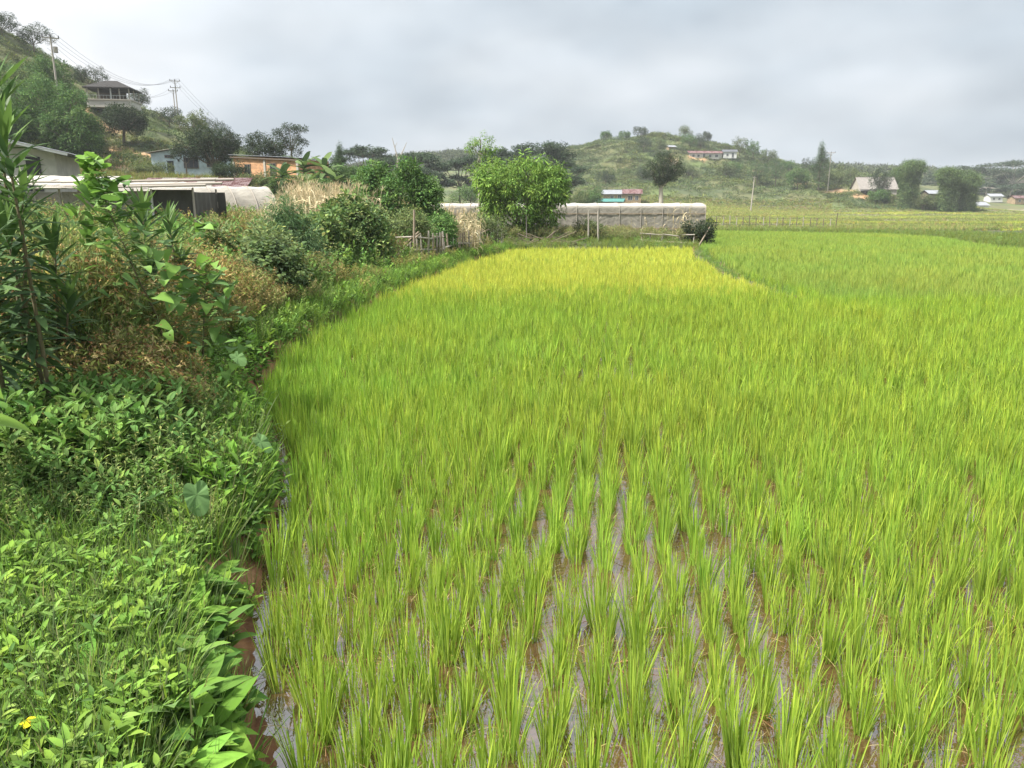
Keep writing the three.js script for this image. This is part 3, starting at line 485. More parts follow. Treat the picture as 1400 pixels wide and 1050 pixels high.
  climber(-3.12, -6.0, [V(0, 0, 0), V(0.25, 0.6, 0), V(0.1, 1.2, 0.05), V(-0.08, 1.7, 0), V(-0.16, 2.05, 0)], 240, 'heart leaved climber with light green leaves towering over the weeds', 0.85);
  climber(-2.72, -6.3, [V(0, 0, 0), V(0.05, 0.5, 0), V(0.1, 0.9, 0), V(0.15, 1.22, 0)], 110, 'smaller heart leaved climber spreading beside the tall one', 0.75);
  climber(-5.4, -13.2, [V(0, 0, 0), V(0.05, 0.5, 0), V(0, 1.0, 0), V(0.03, 1.35, 0)], 26, 'broad leaved sapling before the plastic tunnel', 1.9);
  { const t = thing('canna_flower', 'orange red flower on a tall stalk among the long leaved shrubs', 'flower', -3.55, groundH(-3.55, -5.2), -5.2), g = new GB(); g.tube([V(0, 0, 0), V(0.01, 1.0, 0), V(0.0, 1.82, 0)], [0.008, 0.006, 0.004], 5, [1, 1, 1]); part(t, 'stem', g.build(), M_GSTEM); const pg = leafGeo(0.055, 0.03, { segs: 4, droop: 0.4, fold: 0.2, prof: ovate }), pm = tint([0.62, 0.10, 0.03], 0.3, 0); for (let k = 0; k < 6; k++) hang(t, 'petal', pg, pm, V(0, 1.82, 0), k * 2.4, 0.5 + 0.1 * k, 0, 1); }
}
{ // stump with vines, crooked branch, post
  const r = rng(97), y = groundH(-3.95, -12), t = thing('tree_stump', 'reddish tree stump leaning on the bank under a mat of vine', 'stump', -3.95, y, -12), g = new GB();
  g.tube([V(0, -0.1, 0), V(0.02, 0.25, 0), V(0.06, 0.5, 0), V(0.07, 0.72, 0)], [0.2, 0.15, 0.14, 0.12], 9, [1, 1, 1]); part(t, 'trunk', g.build(), std(0.22, 0.105, 0.06, 0.95, { bumpMap: bumpTex, bumpScale: 0.02 }));
  const b = new GB(); b.tube([V(-0.75, 0.05, 0.1), V(-0.72, 0.38, 0.1), V(-0.45, 0.42, 0.08), V(-0.2, 0.52, 0.03), V(0.03, 0.68, 0)], [0.05, 0.045, 0.04, 0.035, 0.03], 7, [1, 1, 1]); part(t, 'branch', b.build(), M_GREYWOOD);
  const vg = [0, 1].map((i) => herb(500 + i, { stems: 5, h: 0.5, leaves: 9, len: 0.13, wid: 0.11, cols: [[0.085, 0.14, 0.04], [0.13, 0.19, 0.055], [0.055, 0.095, 0.032]], prof: heart, lean: 1.4, droop: 1.2 }));
  const v = thing('vine_mat', 'dark leafy vine draped over the reddish stump', 'vine', -3.9, y + 0.5, -12), its = []; for (let k = 0; k < 60; k++) { const a = r() * 6.28, q = Math.sqrt(r()); its.push({ x: Math.cos(a) * q * 0.55 + 0.05, y: 0.42 - 0.45 * q * q - 0.15 * r(), z: Math.sin(a) * q * 0.45, ry: r() * 6.28, s: 0.55 + 0.5 * r(), tx: r() - 0.5, tz: r() - 0.5, c: tone(r, 0.25) }); }
  const im = instanced('foliage', vg[0], M.shiny, its); im.userData.kind = 'stuff'; v.add(im);
  const p = thing('fence_post', 'weathered wooden post standing alone in the long leaved bush', 'post', -4.6, groundH(-4.6, -15.6), -15.6); part(p, 'shaft', new THREE.CylinderGeometry(0.05, 0.06, 1.2, 8), M_GREYWOOD, 0, 0.5, 0); part(p, 'broken_top', new THREE.ConeGeometry(0.05, 0.12, 7), M_DARKWOOD, 0.01, 1.16, 0);
}

// ---------------------------------------------------------------- buildings
function corrugated(len, run, wave = 0.16, amp = 0.018) { // sheet in the xz plane, ribs running along z
  const n = Math.max(8, Math.round(len / wave * 4)), p = [], uv = [], idx = [];
  for (let i = 0; i <= n; i++) for (let j = 0; j <= 1; j++) for (let s = 0; s < 2; s++) { const x = (i / n - 0.5) * len; p.push(x, amp * Math.sin((i * PI) / 2) - s * 0.012, (j - 0.5) * run); uv.push(x / 3, (j - 0.5) * run / 3); }
  for (let i = 0; i < n; i++) { const a = i * 4; idx.push(a, a + 2, a + 6, a, a + 6, a + 4, a + 1, a + 7, a + 3, a + 1, a + 5, a + 7, a, a + 4, a + 5, a, a + 5, a + 1, a + 2, a + 3, a + 7, a + 2, a + 7, a + 6); }
  const g = new THREE.BufferGeometry(); g.setAttribute('position', new THREE.Float32BufferAttribute(p, 3)); g.setAttribute('uv', new THREE.Float32BufferAttribute(uv, 2)); g.setIndex(idx); g.computeVertexNormals(); return g;
}
const texMat = (map, rough, c = [1, 1, 1], metal = 0) => { const m = new THREE.MeshStandardMaterial({ map, roughness: rough, metalness: metal }); m.color.setRGB(...c); return m; };
const M_RUST = texMat(rustTex, 0.8, [0.62, 0.5, 0.5]), M_ZINC = texMat(zincTex, 0.5, [0.48, 0.50, 0.52], 0.2), M_OLDZINC = texMat(clothTex, 0.8, [0.27, 0.255, 0.25]), M_TEAL = texMat(zincTex, 0.6, [0.09, 0.36, 0.30]), M_PLANK = texMat(woodTex, 0.9), M_BRICK = texMat(brickTex, 0.95, [0.8, 0.8, 0.8]), M_DARK = std(0.015, 0.015, 0.017, 0.5), M_GLASS = std(0.02, 0.024, 0.03, 0.08), M_WHITE = std(0.50, 0.50, 0.48, 0.8), M_BLUEWALL = texMat(clothTex, 0.9, [0.60, 0.76, 0.90]), M_GREYWALL = texMat(clothTex, 0.9, [0.55, 0.55, 0.54]), M_CONC = texMat(clothTex, 0.9, [0.45, 0.43, 0.40]), M_TANWALL = texMat(woodTex, 0.9, [1.2, 1.05, 0.8]), M_REDROOF = texMat(rustTex, 0.8, [0.75, 0.55, 0.55]);
const M_FILM = new THREE.MeshPhysicalMaterial({ map: clothTex, roughness: 1, transmission: 0.3, thickness: 0, side: THREE.DoubleSide, bumpMap: bumpTex, bumpScale: 0.03 }); M_FILM.color.setRGB(0.41, 0.39, 0.355);
const M_NET = new THREE.MeshPhysicalMaterial({ map: clothTex, roughness: 1, transmission: 0.15, thickness: 0, side: THREE.DoubleSide }); M_NET.color.setRGB(0.075, 0.075, 0.07);
const roofSheet = (p, name, len, run, mat, x, y, z, pitch, yaw = 0) => { const m = part(p, name, corrugated(len, run), mat, x, y, z); m.rotation.order = 'YXZ'; m.rotation.set(pitch, yaw, 0); return m; };
function gable(w, h, d, rise) { const s = new THREE.Shape([new THREE.Vector2(-w / 2, 0), new THREE.Vector2(w / 2, 0), new THREE.Vector2(w / 2, h), new THREE.Vector2(0, h + rise), new THREE.Vector2(-w / 2, h)]); const g = new THREE.ExtrudeGeometry(s, { depth: d, bevelEnabled: false }); g.translate(0, 0, -d / 2); const u = g.attributes.uv; for (let i = 0; i < u.count; i++) u.setXY(i, u.getX(i) / 3, u.getY(i) / 3); return g; }
function lean(w, h0, h1, d) { const s = new THREE.Shape([new THREE.Vector2(-w / 2, 0), new THREE.Vector2(w / 2, 0), new THREE.Vector2(w / 2, h1), new THREE.Vector2(-w / 2, h0)]); const g = new THREE.ExtrudeGeometry(s, { depth: d, bevelEnabled: false }); g.translate(0, 0, -d / 2); const u = g.attributes.uv; for (let i = 0; i < u.count; i++) u.setXY(i, u.getX(i) / 3, u.getY(i) / 3); return g; }
function windowPart(t, w, h, x, y, z, frame = M_WHITE, bars = 1, name = 'window') { const m = box(t, name, w, h, 0.05, M_GLASS, x, y, z); for (const [a, b, c, d] of [[w + 0.1, 0.06, 0, h / 2], [w + 0.1, 0.06, 0, -h / 2], [0.06, h, -w / 2, 0], [0.06, h, w / 2, 0]]) box(m, 'frame', a, b, 0.07, frame, c, d, 0.012); for (let k = 1; k <= bars; k++) box(m, 'mullion', 0.045, h - 0.06, 0.06, frame, -w / 2 + (w * k) / (bars + 1), 0, 0.012); return m; }
{ // house above the weeds at the left, low zinc roof
  const t = thing('white_house', 'pale house with long low zinc roof behind the weeds', 'house', -27.8, 1.95, -41, 0.30);
  part(t, 'wall', lean(7.4, 4.4, 2.75, 5), M_GREYWALL, 0, 0, 0);
  const rs = part(t, 'roof', corrugated(6.4, 8.6), M_ZINC, 0.35, 3.66, 0.2); rs.rotation.order = 'YXZ'; rs.rotation.set(0, PI / 2, 0); rs.rotation.x = 0.0; rs.rotateX(0.22);
  const fas = box(t, 'fascia', 8.5, 0.14, 0.05, M_WHITE, 0.35, 3.58, 3.36); fas.rotation.z = -0.22;
  windowPart(t, 0.6, 0.75, 0.2, 2.0, 2.53, M_GREYWOOD); const d = box(t, 'door', 0.65, 1.7, 0.06, M_DARK, 2.7, 1.7, 2.53); box(d, 'handle', 0.04, 0.12, 0.05, M_GREYWOOD, 0.24, 0, 0.05);
  windowPart(t, 0.7, 0.75, -2.2, 2.1, 2.53, M_GREYWOOD);
}
const film = (name, label, cat, x, y, z, turn, len, wid, h, straight, hoops, seed) => { // plastic tunnel: hoops, film sagging between them, side battens, end walls
  const t = thing(name, label, cat, x, y, z, turn), N = 26, L = hoops * 6, p = [], uv = [], idx = [], prof = (k) => { const u = k / N; if (u < 0.2) return [-wid / 2, straight * u / 0.2]; if (u > 0.8) return [wid / 2, straight * (1 - u) / 0.2]; const a = PI * (1 - (u - 0.2) / 0.6); return [Math.cos(a) * wid / 2, straight + Math.sin(a) * (h - straight)]; };
  for (let i = 0; i <= L; i++) for (let k = 0; k <= N; k++) { const f = (i / L) * hoops, sag = Math.sin((f % 1) * PI), [py, pz] = [prof(k)[1], prof(k)[0]], sc = 1 - 0.010 * sag + 0.014 * fbm2(i * 0.31 + seed, k * 0.4, 2), X = (i / L - 0.5) * len; p.push(X, py * sc, pz * sc); uv.push(X / 4, k * 0.09); }
  for (let i = 0; i < L; i++) for (let k = 0; k < N; k++) { const a = i * (N + 1) + k, b = a + N + 1; idx.push(a, a + 1, b + 1, a, b + 1, b); }
  const g = new THREE.BufferGeometry(); g.setAttribute('position', new THREE.Float32BufferAttribute(p, 3)); g.setAttribute('uv', new THREE.Float32BufferAttribute(uv, 2)); g.setIndex(idx); g.computeVertexNormals(); part(t, 'plastic_cover', g, M_FILM);
  const hp = []; for (let k = 0; k <= N; k++) hp.push(V(0, prof(k)[1] * 1.004 + 0.005, prof(k)[0] * 1.004)); const hg = new THREE.TubeGeometry(new THREE.CatmullRomCurve3(hp), 40, 0.022, 5);
  for (let i = 0; i <= hoops; i++) part(t, 'hoop', hg, M_GREYWOOD, (i / hoops - 0.5) * len, 0, 0);
  for (const yy of [0.33, 0.78]) for (const s of [-1, 1]) box(t, 'batten', len, 0.035, 0.03, M_TANWALL, 0, straight * yy + 0.02, s * (wid / 2 + 0.012));
  const sh = new THREE.Shape(); sh.moveTo(-wid / 2, 0); for (let k = 1; k <= N; k++) sh.lineTo(prof(k)[0], prof(k)[1]); for (const s of [-1, 1]) { const m = part(t, 'end_sheet', new THREE.ShapeGeometry(sh), M_FILM, s * len / 2, 0, 0); m.rotation.y = PI / 2; m.scale.set(0.985, 0.985, 1); }
  return t;
};
film('plastic_greenhouse', 'long cream plastic greenhouse behind the stick fence', 'greenhouse', 3.4, 0.08, -49.5, -0.02, 17.2, 5, 2.2, 1.95, 13, 1);
film('plastic_tunnel', 'white plastic tunnel with round end beside the dry maize', 'greenhouse', -14.4, 0.85, -34.5, 0.62, 6.4, 4.0, 2.08, 0.5, 7, 2);
film('low_plastic_tunnel', 'long low white tunnel across the valley, away from the dark bushes', 'greenhouse', 86.2, 0.2, -250, 0, 20.4, 4, 1.7, 1.1, 9, 3);
film('low_plastic_tunnel', 'long low white tunnel across the valley, next to dark bushes', 'greenhouse', 107.3, 0.2, -249, 0.03, 19.2, 4, 2.0, 1.2, 9, 4);
{ const t = thing('valley_hut', 'tiny white hut roof above the low tunnels', 'hut', 113.8, 0.5, -258); box(t, 'wall', 3.4, 1.7, 2.6, M_GREYWALL, 0, 0.85, 0); roofSheet(t, 'roof', 3.9, 3.2, M_ZINC, 0, 1.95, 0, 0.12); box(t, 'door', 0.8, 1.4, 0.05, M_DARK, -0.6, 0.7, 1.33); }
{ // plastic and net shed
  const t = thing('plastic_shed', 'plastic sheet shed with black net panel and pole roof', 'shed', -10.35, 0.9, -22.4, 0.06), rag = (w, h, mat, name, x, y, z, seed) => { const g = new THREE.PlaneGeometry(w, h, 18, 18), q = g.attributes.position; for (let i = 0; i < q.count; i++) q.setZ(i, 0.035 * fbm2(q.getX(i) * 1.6 + seed, q.getY(i) * 1.1, 3) + 0.01 * Math.sin(q.getX(i) * 17 + seed)); g.computeVertexNormals(); return part(t, name, g, mat, x, y, z); };
  rag(1.2, 1.35, M_FILM, 'plastic_wall', -0.42, 0.82, 1.0, 1); rag(1.12, 1.3, M_NET, 'net_panel', 0.76, 0.88, 1.02, 7); const side = rag(2.0, 1.3, M_NET, 'net_panel', 1.34, 0.82, 0.05, 3); side.rotation.y = PI / 2; rag(1.2, 1.3, M_FILM, 'plastic_wall', -1.65, 0.82, 0.98, 12); rag(4.2, 1.4, M_NET, 'back_net', -0.5, 0.8, -0.95, 4);
  for (const [x, z] of [[0.19, 1.04], [1.33, 1.04], [-1.05, 1.03], [-2.3, 1.03], [1.33, -0.95], [-2.3, -0.95]]) part(t, 'post', new THREE.CylinderGeometry(0.03, 0.035, 1.75, 7), x === 0.19 ? M_WHITE : M_GREYWOOD, x, 0.72, z);
  for (const [i, x] of [-1.9, -0.6, 0.6].entries()) { const g = new THREE.PlaneGeometry(1.5, 2.6, 10, 10), q = g.attributes.position; for (let k = 0; k < q.count; k++) q.setZ(k, 0.03 * fbm2(q.getX(k) * 1.3 + i * 9, q.getY(k) * 1.3, 3)); g.computeVertexNormals(); const m = part(t, 'roof_sheet', g, M_FILM, x, 1.70 - 0.012 * i, 0.1); m.rotation.x = -PI / 2 + 0.10; m.rotation.z = (i - 1) * 0.02; }
  for (const [y, z, l, o] of [[1.60, 1.32, 4.6, -0.5], [1.66, 1.02, 4.9, -0.3], [1.80, 0.1, 4.4, -0.5], [1.84, -0.95, 4.6, -0.4]]) { const m = part(t, 'roof_pole', new THREE.CylinderGeometry(0.028, 0.036, l, 7), M_GREYWOOD, o, y, z); m.rotation.z = PI / 2 + 0.02; }
}
{ const t = thing('plastic_shelter', 'white plastic roofed shelter half hidden behind the climber', 'shed', -15.6, 1.1, -24.5, 0.05); for (let i = 0; i < 3; i++) { const g = new THREE.PlaneGeometry(2.0, 3, 8, 8), q = g.attributes.position; for (let k = 0; k < q.count; k++) q.setZ(k, 0.05 * fbm2(q.getX(k) + i * 5, q.getY(k), 3)); g.computeVertexNormals(); const m = part(t, 'roof_sheet', g, M_FILM, -1.9 + i * 1.85, 1.72 - 0.01 * i, 0); m.rotation.x = -PI / 2 + 0.12; } for (const x of [-2.8, -1, 1, 2.8]) for (const z of [-1.3, 1.3]) part(t, 'post', new THREE.CylinderGeometry(0.03, 0.04, 1.85, 6), M_GREYWOOD, x, 0.8, z); box(t, 'plastic_wall', 5.6, 1.1, 0.02, M_FILM, 0, 0.75, 1.28); const m = part(t, 'roof_pole', new THREE.CylinderGeometry(0.03, 0.03, 6.2, 6), M_GREYWOOD, 0, 1.6, 1.45); m.rotation.z = PI / 2; }
const rustShed = (x, y, z, turn, w, d, h, label, plank) => { const t = thing('rust_roofed_shed', label, 'shed', x, y, z, turn); box(t, 'wall', w, h, d, plank ? M_PLANK : M_DARKWOOD, 0, h / 2, 0); const n = Math.round(w / 0.9); for (let k = 0; k < n; k++) roofSheet(t, 'roof_sheet', (w + 0.9) / n - 0.015, d + 0.9, k % 3 === 1 ? M_OLDZINC : M_RUST, (k - (n - 1) / 2) * (w + 0.9) / n, h + 0.42 + (k % 2) * 0.012, 0.05, 0.24); box(t, 'eave_beam', w + 0.8, 0.08, 0.08, M_DARKWOOD, 0, h - 0.02, d / 2 + 0.28); if (plank) for (let k = 0; k < 11; k++) box(t, 'plank', w / 11 - 0.02, h - 0.1, 0.03, k % 2 ? M_PLANK : M_GREYWOOD, (k - 5) * w / 11, h / 2, d / 2 + 0.02); return t; };
rustShed(-24.9, 1.8, -56, 0.12, 3.4, 2.6, 1.55, 'rusty roofed dark shed above the plastic roof poles', false);
rustShed(-21.4, 1.7, -55, 0.18, 4.0, 2.8, 1.6, 'red rusted roof shed with grey plank walls', true);
{ // light blue house
  const t = thing('blue_house', 'light blue house with grey gable roof on the hill foot', 'house', -41.7, 6.0, -100.6, 0.22);
  part(t, 'wall', gable(8.6, 2.7, 6, 0.75), M_BLUEWALL, 0, 0, 0);
  for (const s of [-1, 1]) { const m = part(t, 'roof', corrugated(6.9, 4.95), M_CONC, s * 2.35, 3.17, 0); m.rotation.order = 'YXZ'; m.rotation.y = PI / 2; m.rotateX(s * 0.172); }
  windowPart(t, 1.7, 1.25, 0.35, 1.6, 3.02, M_DARKWOOD, 2); windowPart(t, 0.95, 0.3, -2.2, 2.35, 3.02, M_DARKWOOD, 2); const d = box(t, 'door', 0.75, 1.75, 0.06, M_DARK, -2.1, 0.95, 3.03); box(d, 'handle', 0.06, 0.14, 0.05, M_WHITE, 0.26, 0, 0.05); windowPart(t, 1.4, 1.0, 2.9, 1.6, 3.02, M_WHITE, 1); box(t, 'step', 1.4, 0.25, 0.8, M_CONC, -2.1, 0.05, 3.4); box(t, 'lamp_bracket', 0.2, 0.3, 0.2, M_DARK, -1.1, 1.9, 3.1);
}
{ // brick house
  const t = thing('brick_house', 'unplastered orange brick house with thin sloping zinc roof', 'house', -24.0, 4.3, -80, -0.55);
  part(t, 'wall', lean(9.5, 3.0, 2.4, 4.2), M_BRICK, 0, 0, 0); const m = part(t, 'roof', corrugated(4.9, 10.3), M_ZINC, 0, 2.82, 0); m.rotation.order = 'YXZ'; m.rotation.y = PI / 2; m.rotateX(0.063); box(t, 'roof_beam', 10.0, 0.1, 0.08, M_DARKWOOD, 0, 2.58, 2.3).rotation.z = -0.063;
  windowPart(t, 0.85, 1.1, 1.2, 1.55, 2.12, M_DARKWOOD, 1); windowPart(t, 0.85, 1.1, -2.6, 1.55, 2.12, M_DARKWOOD, 1);
  const s = windowPart(t, 0.9, 1.3, -4.77, 1.75, 0.3, M_DARKWOOD, 1); s.rotation.y = -PI / 2; for (const x of [-4.7, 0, 4.7]) box(t, 'column', 0.28, 2.45, 0.1, M_CONC, x, 1.22, 2.14);
}
{ // open pavilion on the hill
  const t = thing('hill_pavilion', 'open pavilion with broad dark roof and pale posts on the hill', 'pavilion', -65.9, 18.2, -130, 0.15), hip = new THREE.BufferGeometry();
  const w = 5.6, d = 4.4, y0 = 4.4, y1 = 6.5, q = [[-w, y0, d], [w, y0, d], [w, y0, -d], [-w, y0, -d], [-1.6, y1, 0], [1.2, y1, 0], [-w, y0 - 0.22, d], [w, y0 - 0.22, d], [w, y0 - 0.22, -d], [-w, y0 - 0.22, -d]]; hip.setAttribute('position', new THREE.Float32BufferAttribute(q.flat(), 3)); hip.setIndex([0, 1, 5, 0, 5, 4, 1, 2, 5, 2, 3, 4, 2, 4, 5, 3, 0, 4, 0, 6, 7, 0, 7, 1, 1, 7, 8, 1, 8, 2, 3, 9, 6, 3, 6, 0, 2, 8, 9, 2, 9, 3, 6, 9, 8, 6, 8, 7]); const hn = hip.toNonIndexed(); hn.computeVertexNormals(); part(t, 'roof', hn, std(0.024, 0.022, 0.021, 1));
  for (const [x, z] of [[-4.8, 3.6], [-2.2, 3.6], [0.6, 3.6], [2.6, 3.6], [4.8, 3.6], [4.8, -3.6], [-4.8, -3.6], [4.8, 0]]) box(t, 'post', 0.26, 2.7, 0.26, x === 0.6 ? M_WHITE : M_GREYWOOD, x, 2.95, z);
  box(t, 'floor_slab', 10.6, 0.3, 8, M_CONC, 0, 1.55, 0); box(t, 'base_wall', 10.2, 1.6, 7.6, M_GREYWALL, 0, 0.6, 0); box(t, 'railing', 10.2, 0.08, 0.06, M_WHITE, 0, 2.55, 3.75); box(t, 'railing', 0.06, 0.08, 7.4, M_WHITE, 5.1, 2.55, 0); for (let k = 0; k < 14; k++) box(t, 'baluster', 0.05, 0.85, 0.05, M_WHITE, -5 + k * 0.77, 2.12, 3.75); box(t, 'back_wall', 7, 2.4, 0.2, M_DARKWOOD, -1.5, 2.9, -3.4);
  t.scale.setScalar(0.66);
  const s = thing('concrete_pillar', 'white concrete gate pillar under the pavilion trees', 'pillar', -68.2, 13.4, -122); box(s, 'shaft', 0.55, 2.6, 0.55, M_WHITE, 0, 1.2, 0); box(s, 'cap', 0.75, 0.2, 0.75, M_WHITE, 0, 2.6, 0);
}
const cottage = (name, label, x, y, z, turn, w, d, h, rise, wall, roof, wins, cat = 'house') => { const t = thing(name, label, cat, x, y, z, turn); const b = part(t, 'wall', gable(d, h, w, rise), wall, 0, 0, 0); b.rotation.y = PI / 2; for (const s of [-1, 1]) { const a = Math.atan2(rise, d / 2), run = Math.hypot(d / 2, rise) + 0.5; roofSheet(t, 'roof', w + 0.9, run, Array.isArray(roof) ? roof[0] : roof, 0, h + rise / 2 - 0.02, s * (d / 4 + 0.12), s * a); } for (const [wx, wy, ww, wh] of wins) windowPart(t, ww, wh, wx, wy, d / 2 + 0.03, M_WHITE, 1); return t; };
cottage('green_roofed_shed', 'grey shed with turquoise roof at the hill foot', 25.8, 2.0, -199, -0.25, 6.4, 4, 1.9, 0.7, M_GREYWALL, M_TEAL, [[-1.5, 1.1, 0.8, 0.7]], 'shed');
{ const t = cottage('tan_house', 'tan house with half zinc and half red roof above the turquoise shed', 29.6, 3.4, -206, -0.12, 10, 6.5, 2.5, 1.1, M_TANWALL, M_ZINC, [[-2.6, 1.4, 0.9, 1.1], [-0.6, 1.4, 0.9, 1.5], [2.2, 1.4, 1.2, 1.1], [3.9, 1.4, 0.8, 1.1]]); roofSheet(t, 'red_roof', 5.4, 3.95, M_REDROOF, 2.75, 3.12, 1.76, 0.326); }
cottage('hill_house', 'long pale house with red roof below the hilltop', 74.5, 20.7, -300, 0.1, 13, 5, 2.3, 0.9, M_GREYWALL, M_REDROOF, [[-5, 1.2, 0.9, 1], [-3, 1.2, 0.9, 1], [-0.8, 1.1, 0.9, 1.7], [1.6, 1.2, 1.1, 1], [4.2, 1.2, 1.1, 1]]);
cottage('hill_annex', 'small white annex with dark roof beside the long hill house', 84.3, 21.0, -300, -0.1, 5, 4.5, 2.5, 0.9, M_WHITE, std(0.07, 0.075, 0.085, 0.7), [[-1, 1.3, 0.8, 0.9], [1.0, 1.1, 0.8, 1.7]]);
cottage('hilltop_hut', 'little pale hut near the orange cutting on the hilltop', 62.5, 24.0, -305, 0.3, 3, 2.6, 1.8, 0.6, M_TANWALL, M_ZINC, [[0, 0.9, 0.6, 0.6]], 'hut');
{ const t = cottage('grey_house', 'grey house with tall weathered roof half hidden by bamboo', 109.2, 5.4, -231, -0.05, 10.5, 8, 2.4, 3.4, M_CONC, M_OLDZINC, [[-3.2, 1.2, 1.2, 0.9], [0, 1.2, 1.2, 0.9]]); box(t, 'terrace_wall', 12, 1.2, 0.3, M_DARKWOOD, 0, -0.4, 6); box(t, 'car_port', 3, 0.1, 3, M_ZINC, -4, 1.9, 5.6); }
cottage('bamboo_hut', 'low hut roof showing between the two bamboo clumps', 123.2, 4.8, -223, 0.1, 5.4, 4, 1.6, 0.9, M_DARKWOOD, M_ZINC, [[0.4, 0.9, 1.0, 0.6]], 'hut');
cottage('white_cottage', 'white cottage between the paler bamboo and the far woods', 150, 1.0, -245, 0.2, 4.5, 4, 2.2, 1.0, M_WHITE, M_ZINC, [[0, 1.2, 0.9, 0.9]]);
[[178, -282, 'far white cottage under the umbrella trees, zinc roofed'], [186, -280, 'far pale cottage with two windows under the umbrella trees'], [196, -284, 'far cream cottage beside the field edge'], [205, -282, 'far low white house at the valley end']].forEach(([x, z, l], i) => cottage('far_cottage', l, x, Math.max(0.6, groundH(x, z) - 0.1), z, 0.1 * i, 4.5 + i, 4, 2.2, 0.9, i % 2 ? M_TANWALL : M_WHITE, i % 2 ? M_RUST : M_ZINC, [[-1, 1.2, 0.8, 0.8], [1, 1.2, 0.8, 0.8]]));

// ---------------------------------------------------------------- poles and wires
function pole(label, x, y, z, h, arm, turn, arms = 1) {
  const t = thing('utility_pole', label, 'utility pole', x, y, z, turn); part(t, 'shaft', new THREE.CylinderGeometry(0.09, 0.16, h + 1, 8), M_PALEBARK, 0, h / 2 - 0.5, 0);
  for (let k = 0; k < arms; k++) { const a = box(t, 'crossarm', arm, 0.13, 0.11, M_GREYWOOD, 0, h - 0.25 - k * 1.3, 0.1); for (const s of [-0.46, 0, 0.46]) part(a, 'insulator', new THREE.CylinderGeometry(0.05, 0.08, 0.32, 7), M_DARK, s * arm, 0.2, 0); }
  for (const s of [-1, 1]) { const b = box(t, 'brace', 0.05, arm * 0.42, 0.05, M_GREYWOOD, s * arm * 0.17, h - 0.62, 0.12); b.rotation.z = -s * 0.95; } return t;
}
const T1 = V(-58.9, 23.4, -102), T2 = V(-70.5, 28.2, -165), T3 = V(-73.2, 27.0, -170);
pole('wooden power pole rising from the bushy hillside', T1.x, 13.6, T1.z, T1.y - 13.6, 1.95, 0.5);
{ const t = scene.children[scene.children.length - 1]; part(t, 'transformer', new THREE.CylinderGeometry(0.28, 0.28, 0.7, 10), M_GREYWOOD, 0.4, T1.y - 13.6 - 1.6, 0); }
pole('taller of the twin power poles on the ridge', T2.x, 16.6, T2.z, T2.y - 16.6, 2.0, 0.3, 2); pole('shorter of the twin power poles on the ridge', T3.x, 18.4, T3.z, T3.y - 18.4, 1.9, 0.3);
pole('power pole beside the feathery valley tree', 95, 8.2, -230, 10.3, 2.4, -0.2); pole('slim leaning pole on the open hill foot', 56.6, 2.0, -180, 7.4, 0.9, 0.4); scene.children[scene.children.length - 1].rotation.z = -0.05;
pole('small power pole on the valley ridge', 78.5, 14, -320, 9, 2.2, 0);
const wire = (a, b, sag, label) => { const pts = []; for (let k = 0; k <= 16; k++) { const u = k / 16, p = a.clone().lerp(b, u); p.y -= sag * 4 * u * (1 - u); pts.push(p); } const m = new THREE.Mesh(new THREE.TubeGeometry(new THREE.CatmullRomCurve3(pts), 40, 0.02, 4), M_DARK); m.name = numbered('power_wire'); m.castShadow = true; scene.add(tag(m, label, 'wire', 'power wires over the bushy hill')); };
for (const s of [-1, 0, 1]) { const o = V(s * 0.85, 0.2, s * 0.45), q = V(s * 0.9, 0.2, s * 0.3); wire(T1.clone().add(o), T2.clone().add(q), 3.2, 'power wire sagging from the hillside pole to the taller ridge pole'); wire(T1.clone().add(o), V(-66, 21.5, -60).add(o), 1.5, 'power wire running from the hillside pole up the near slope'); wire(T2.clone().add(q), V(-60, 13.0, -190).add(q), 1.5, 'power wire dropping from the ridge poles behind the trees'); if (s) wire(T1.clone().add(V(s * 0.6, -1.4, 0)), T3.clone().add(q), 3.6, 'power wire sagging from the hillside pole to the shorter ridge pole'); }

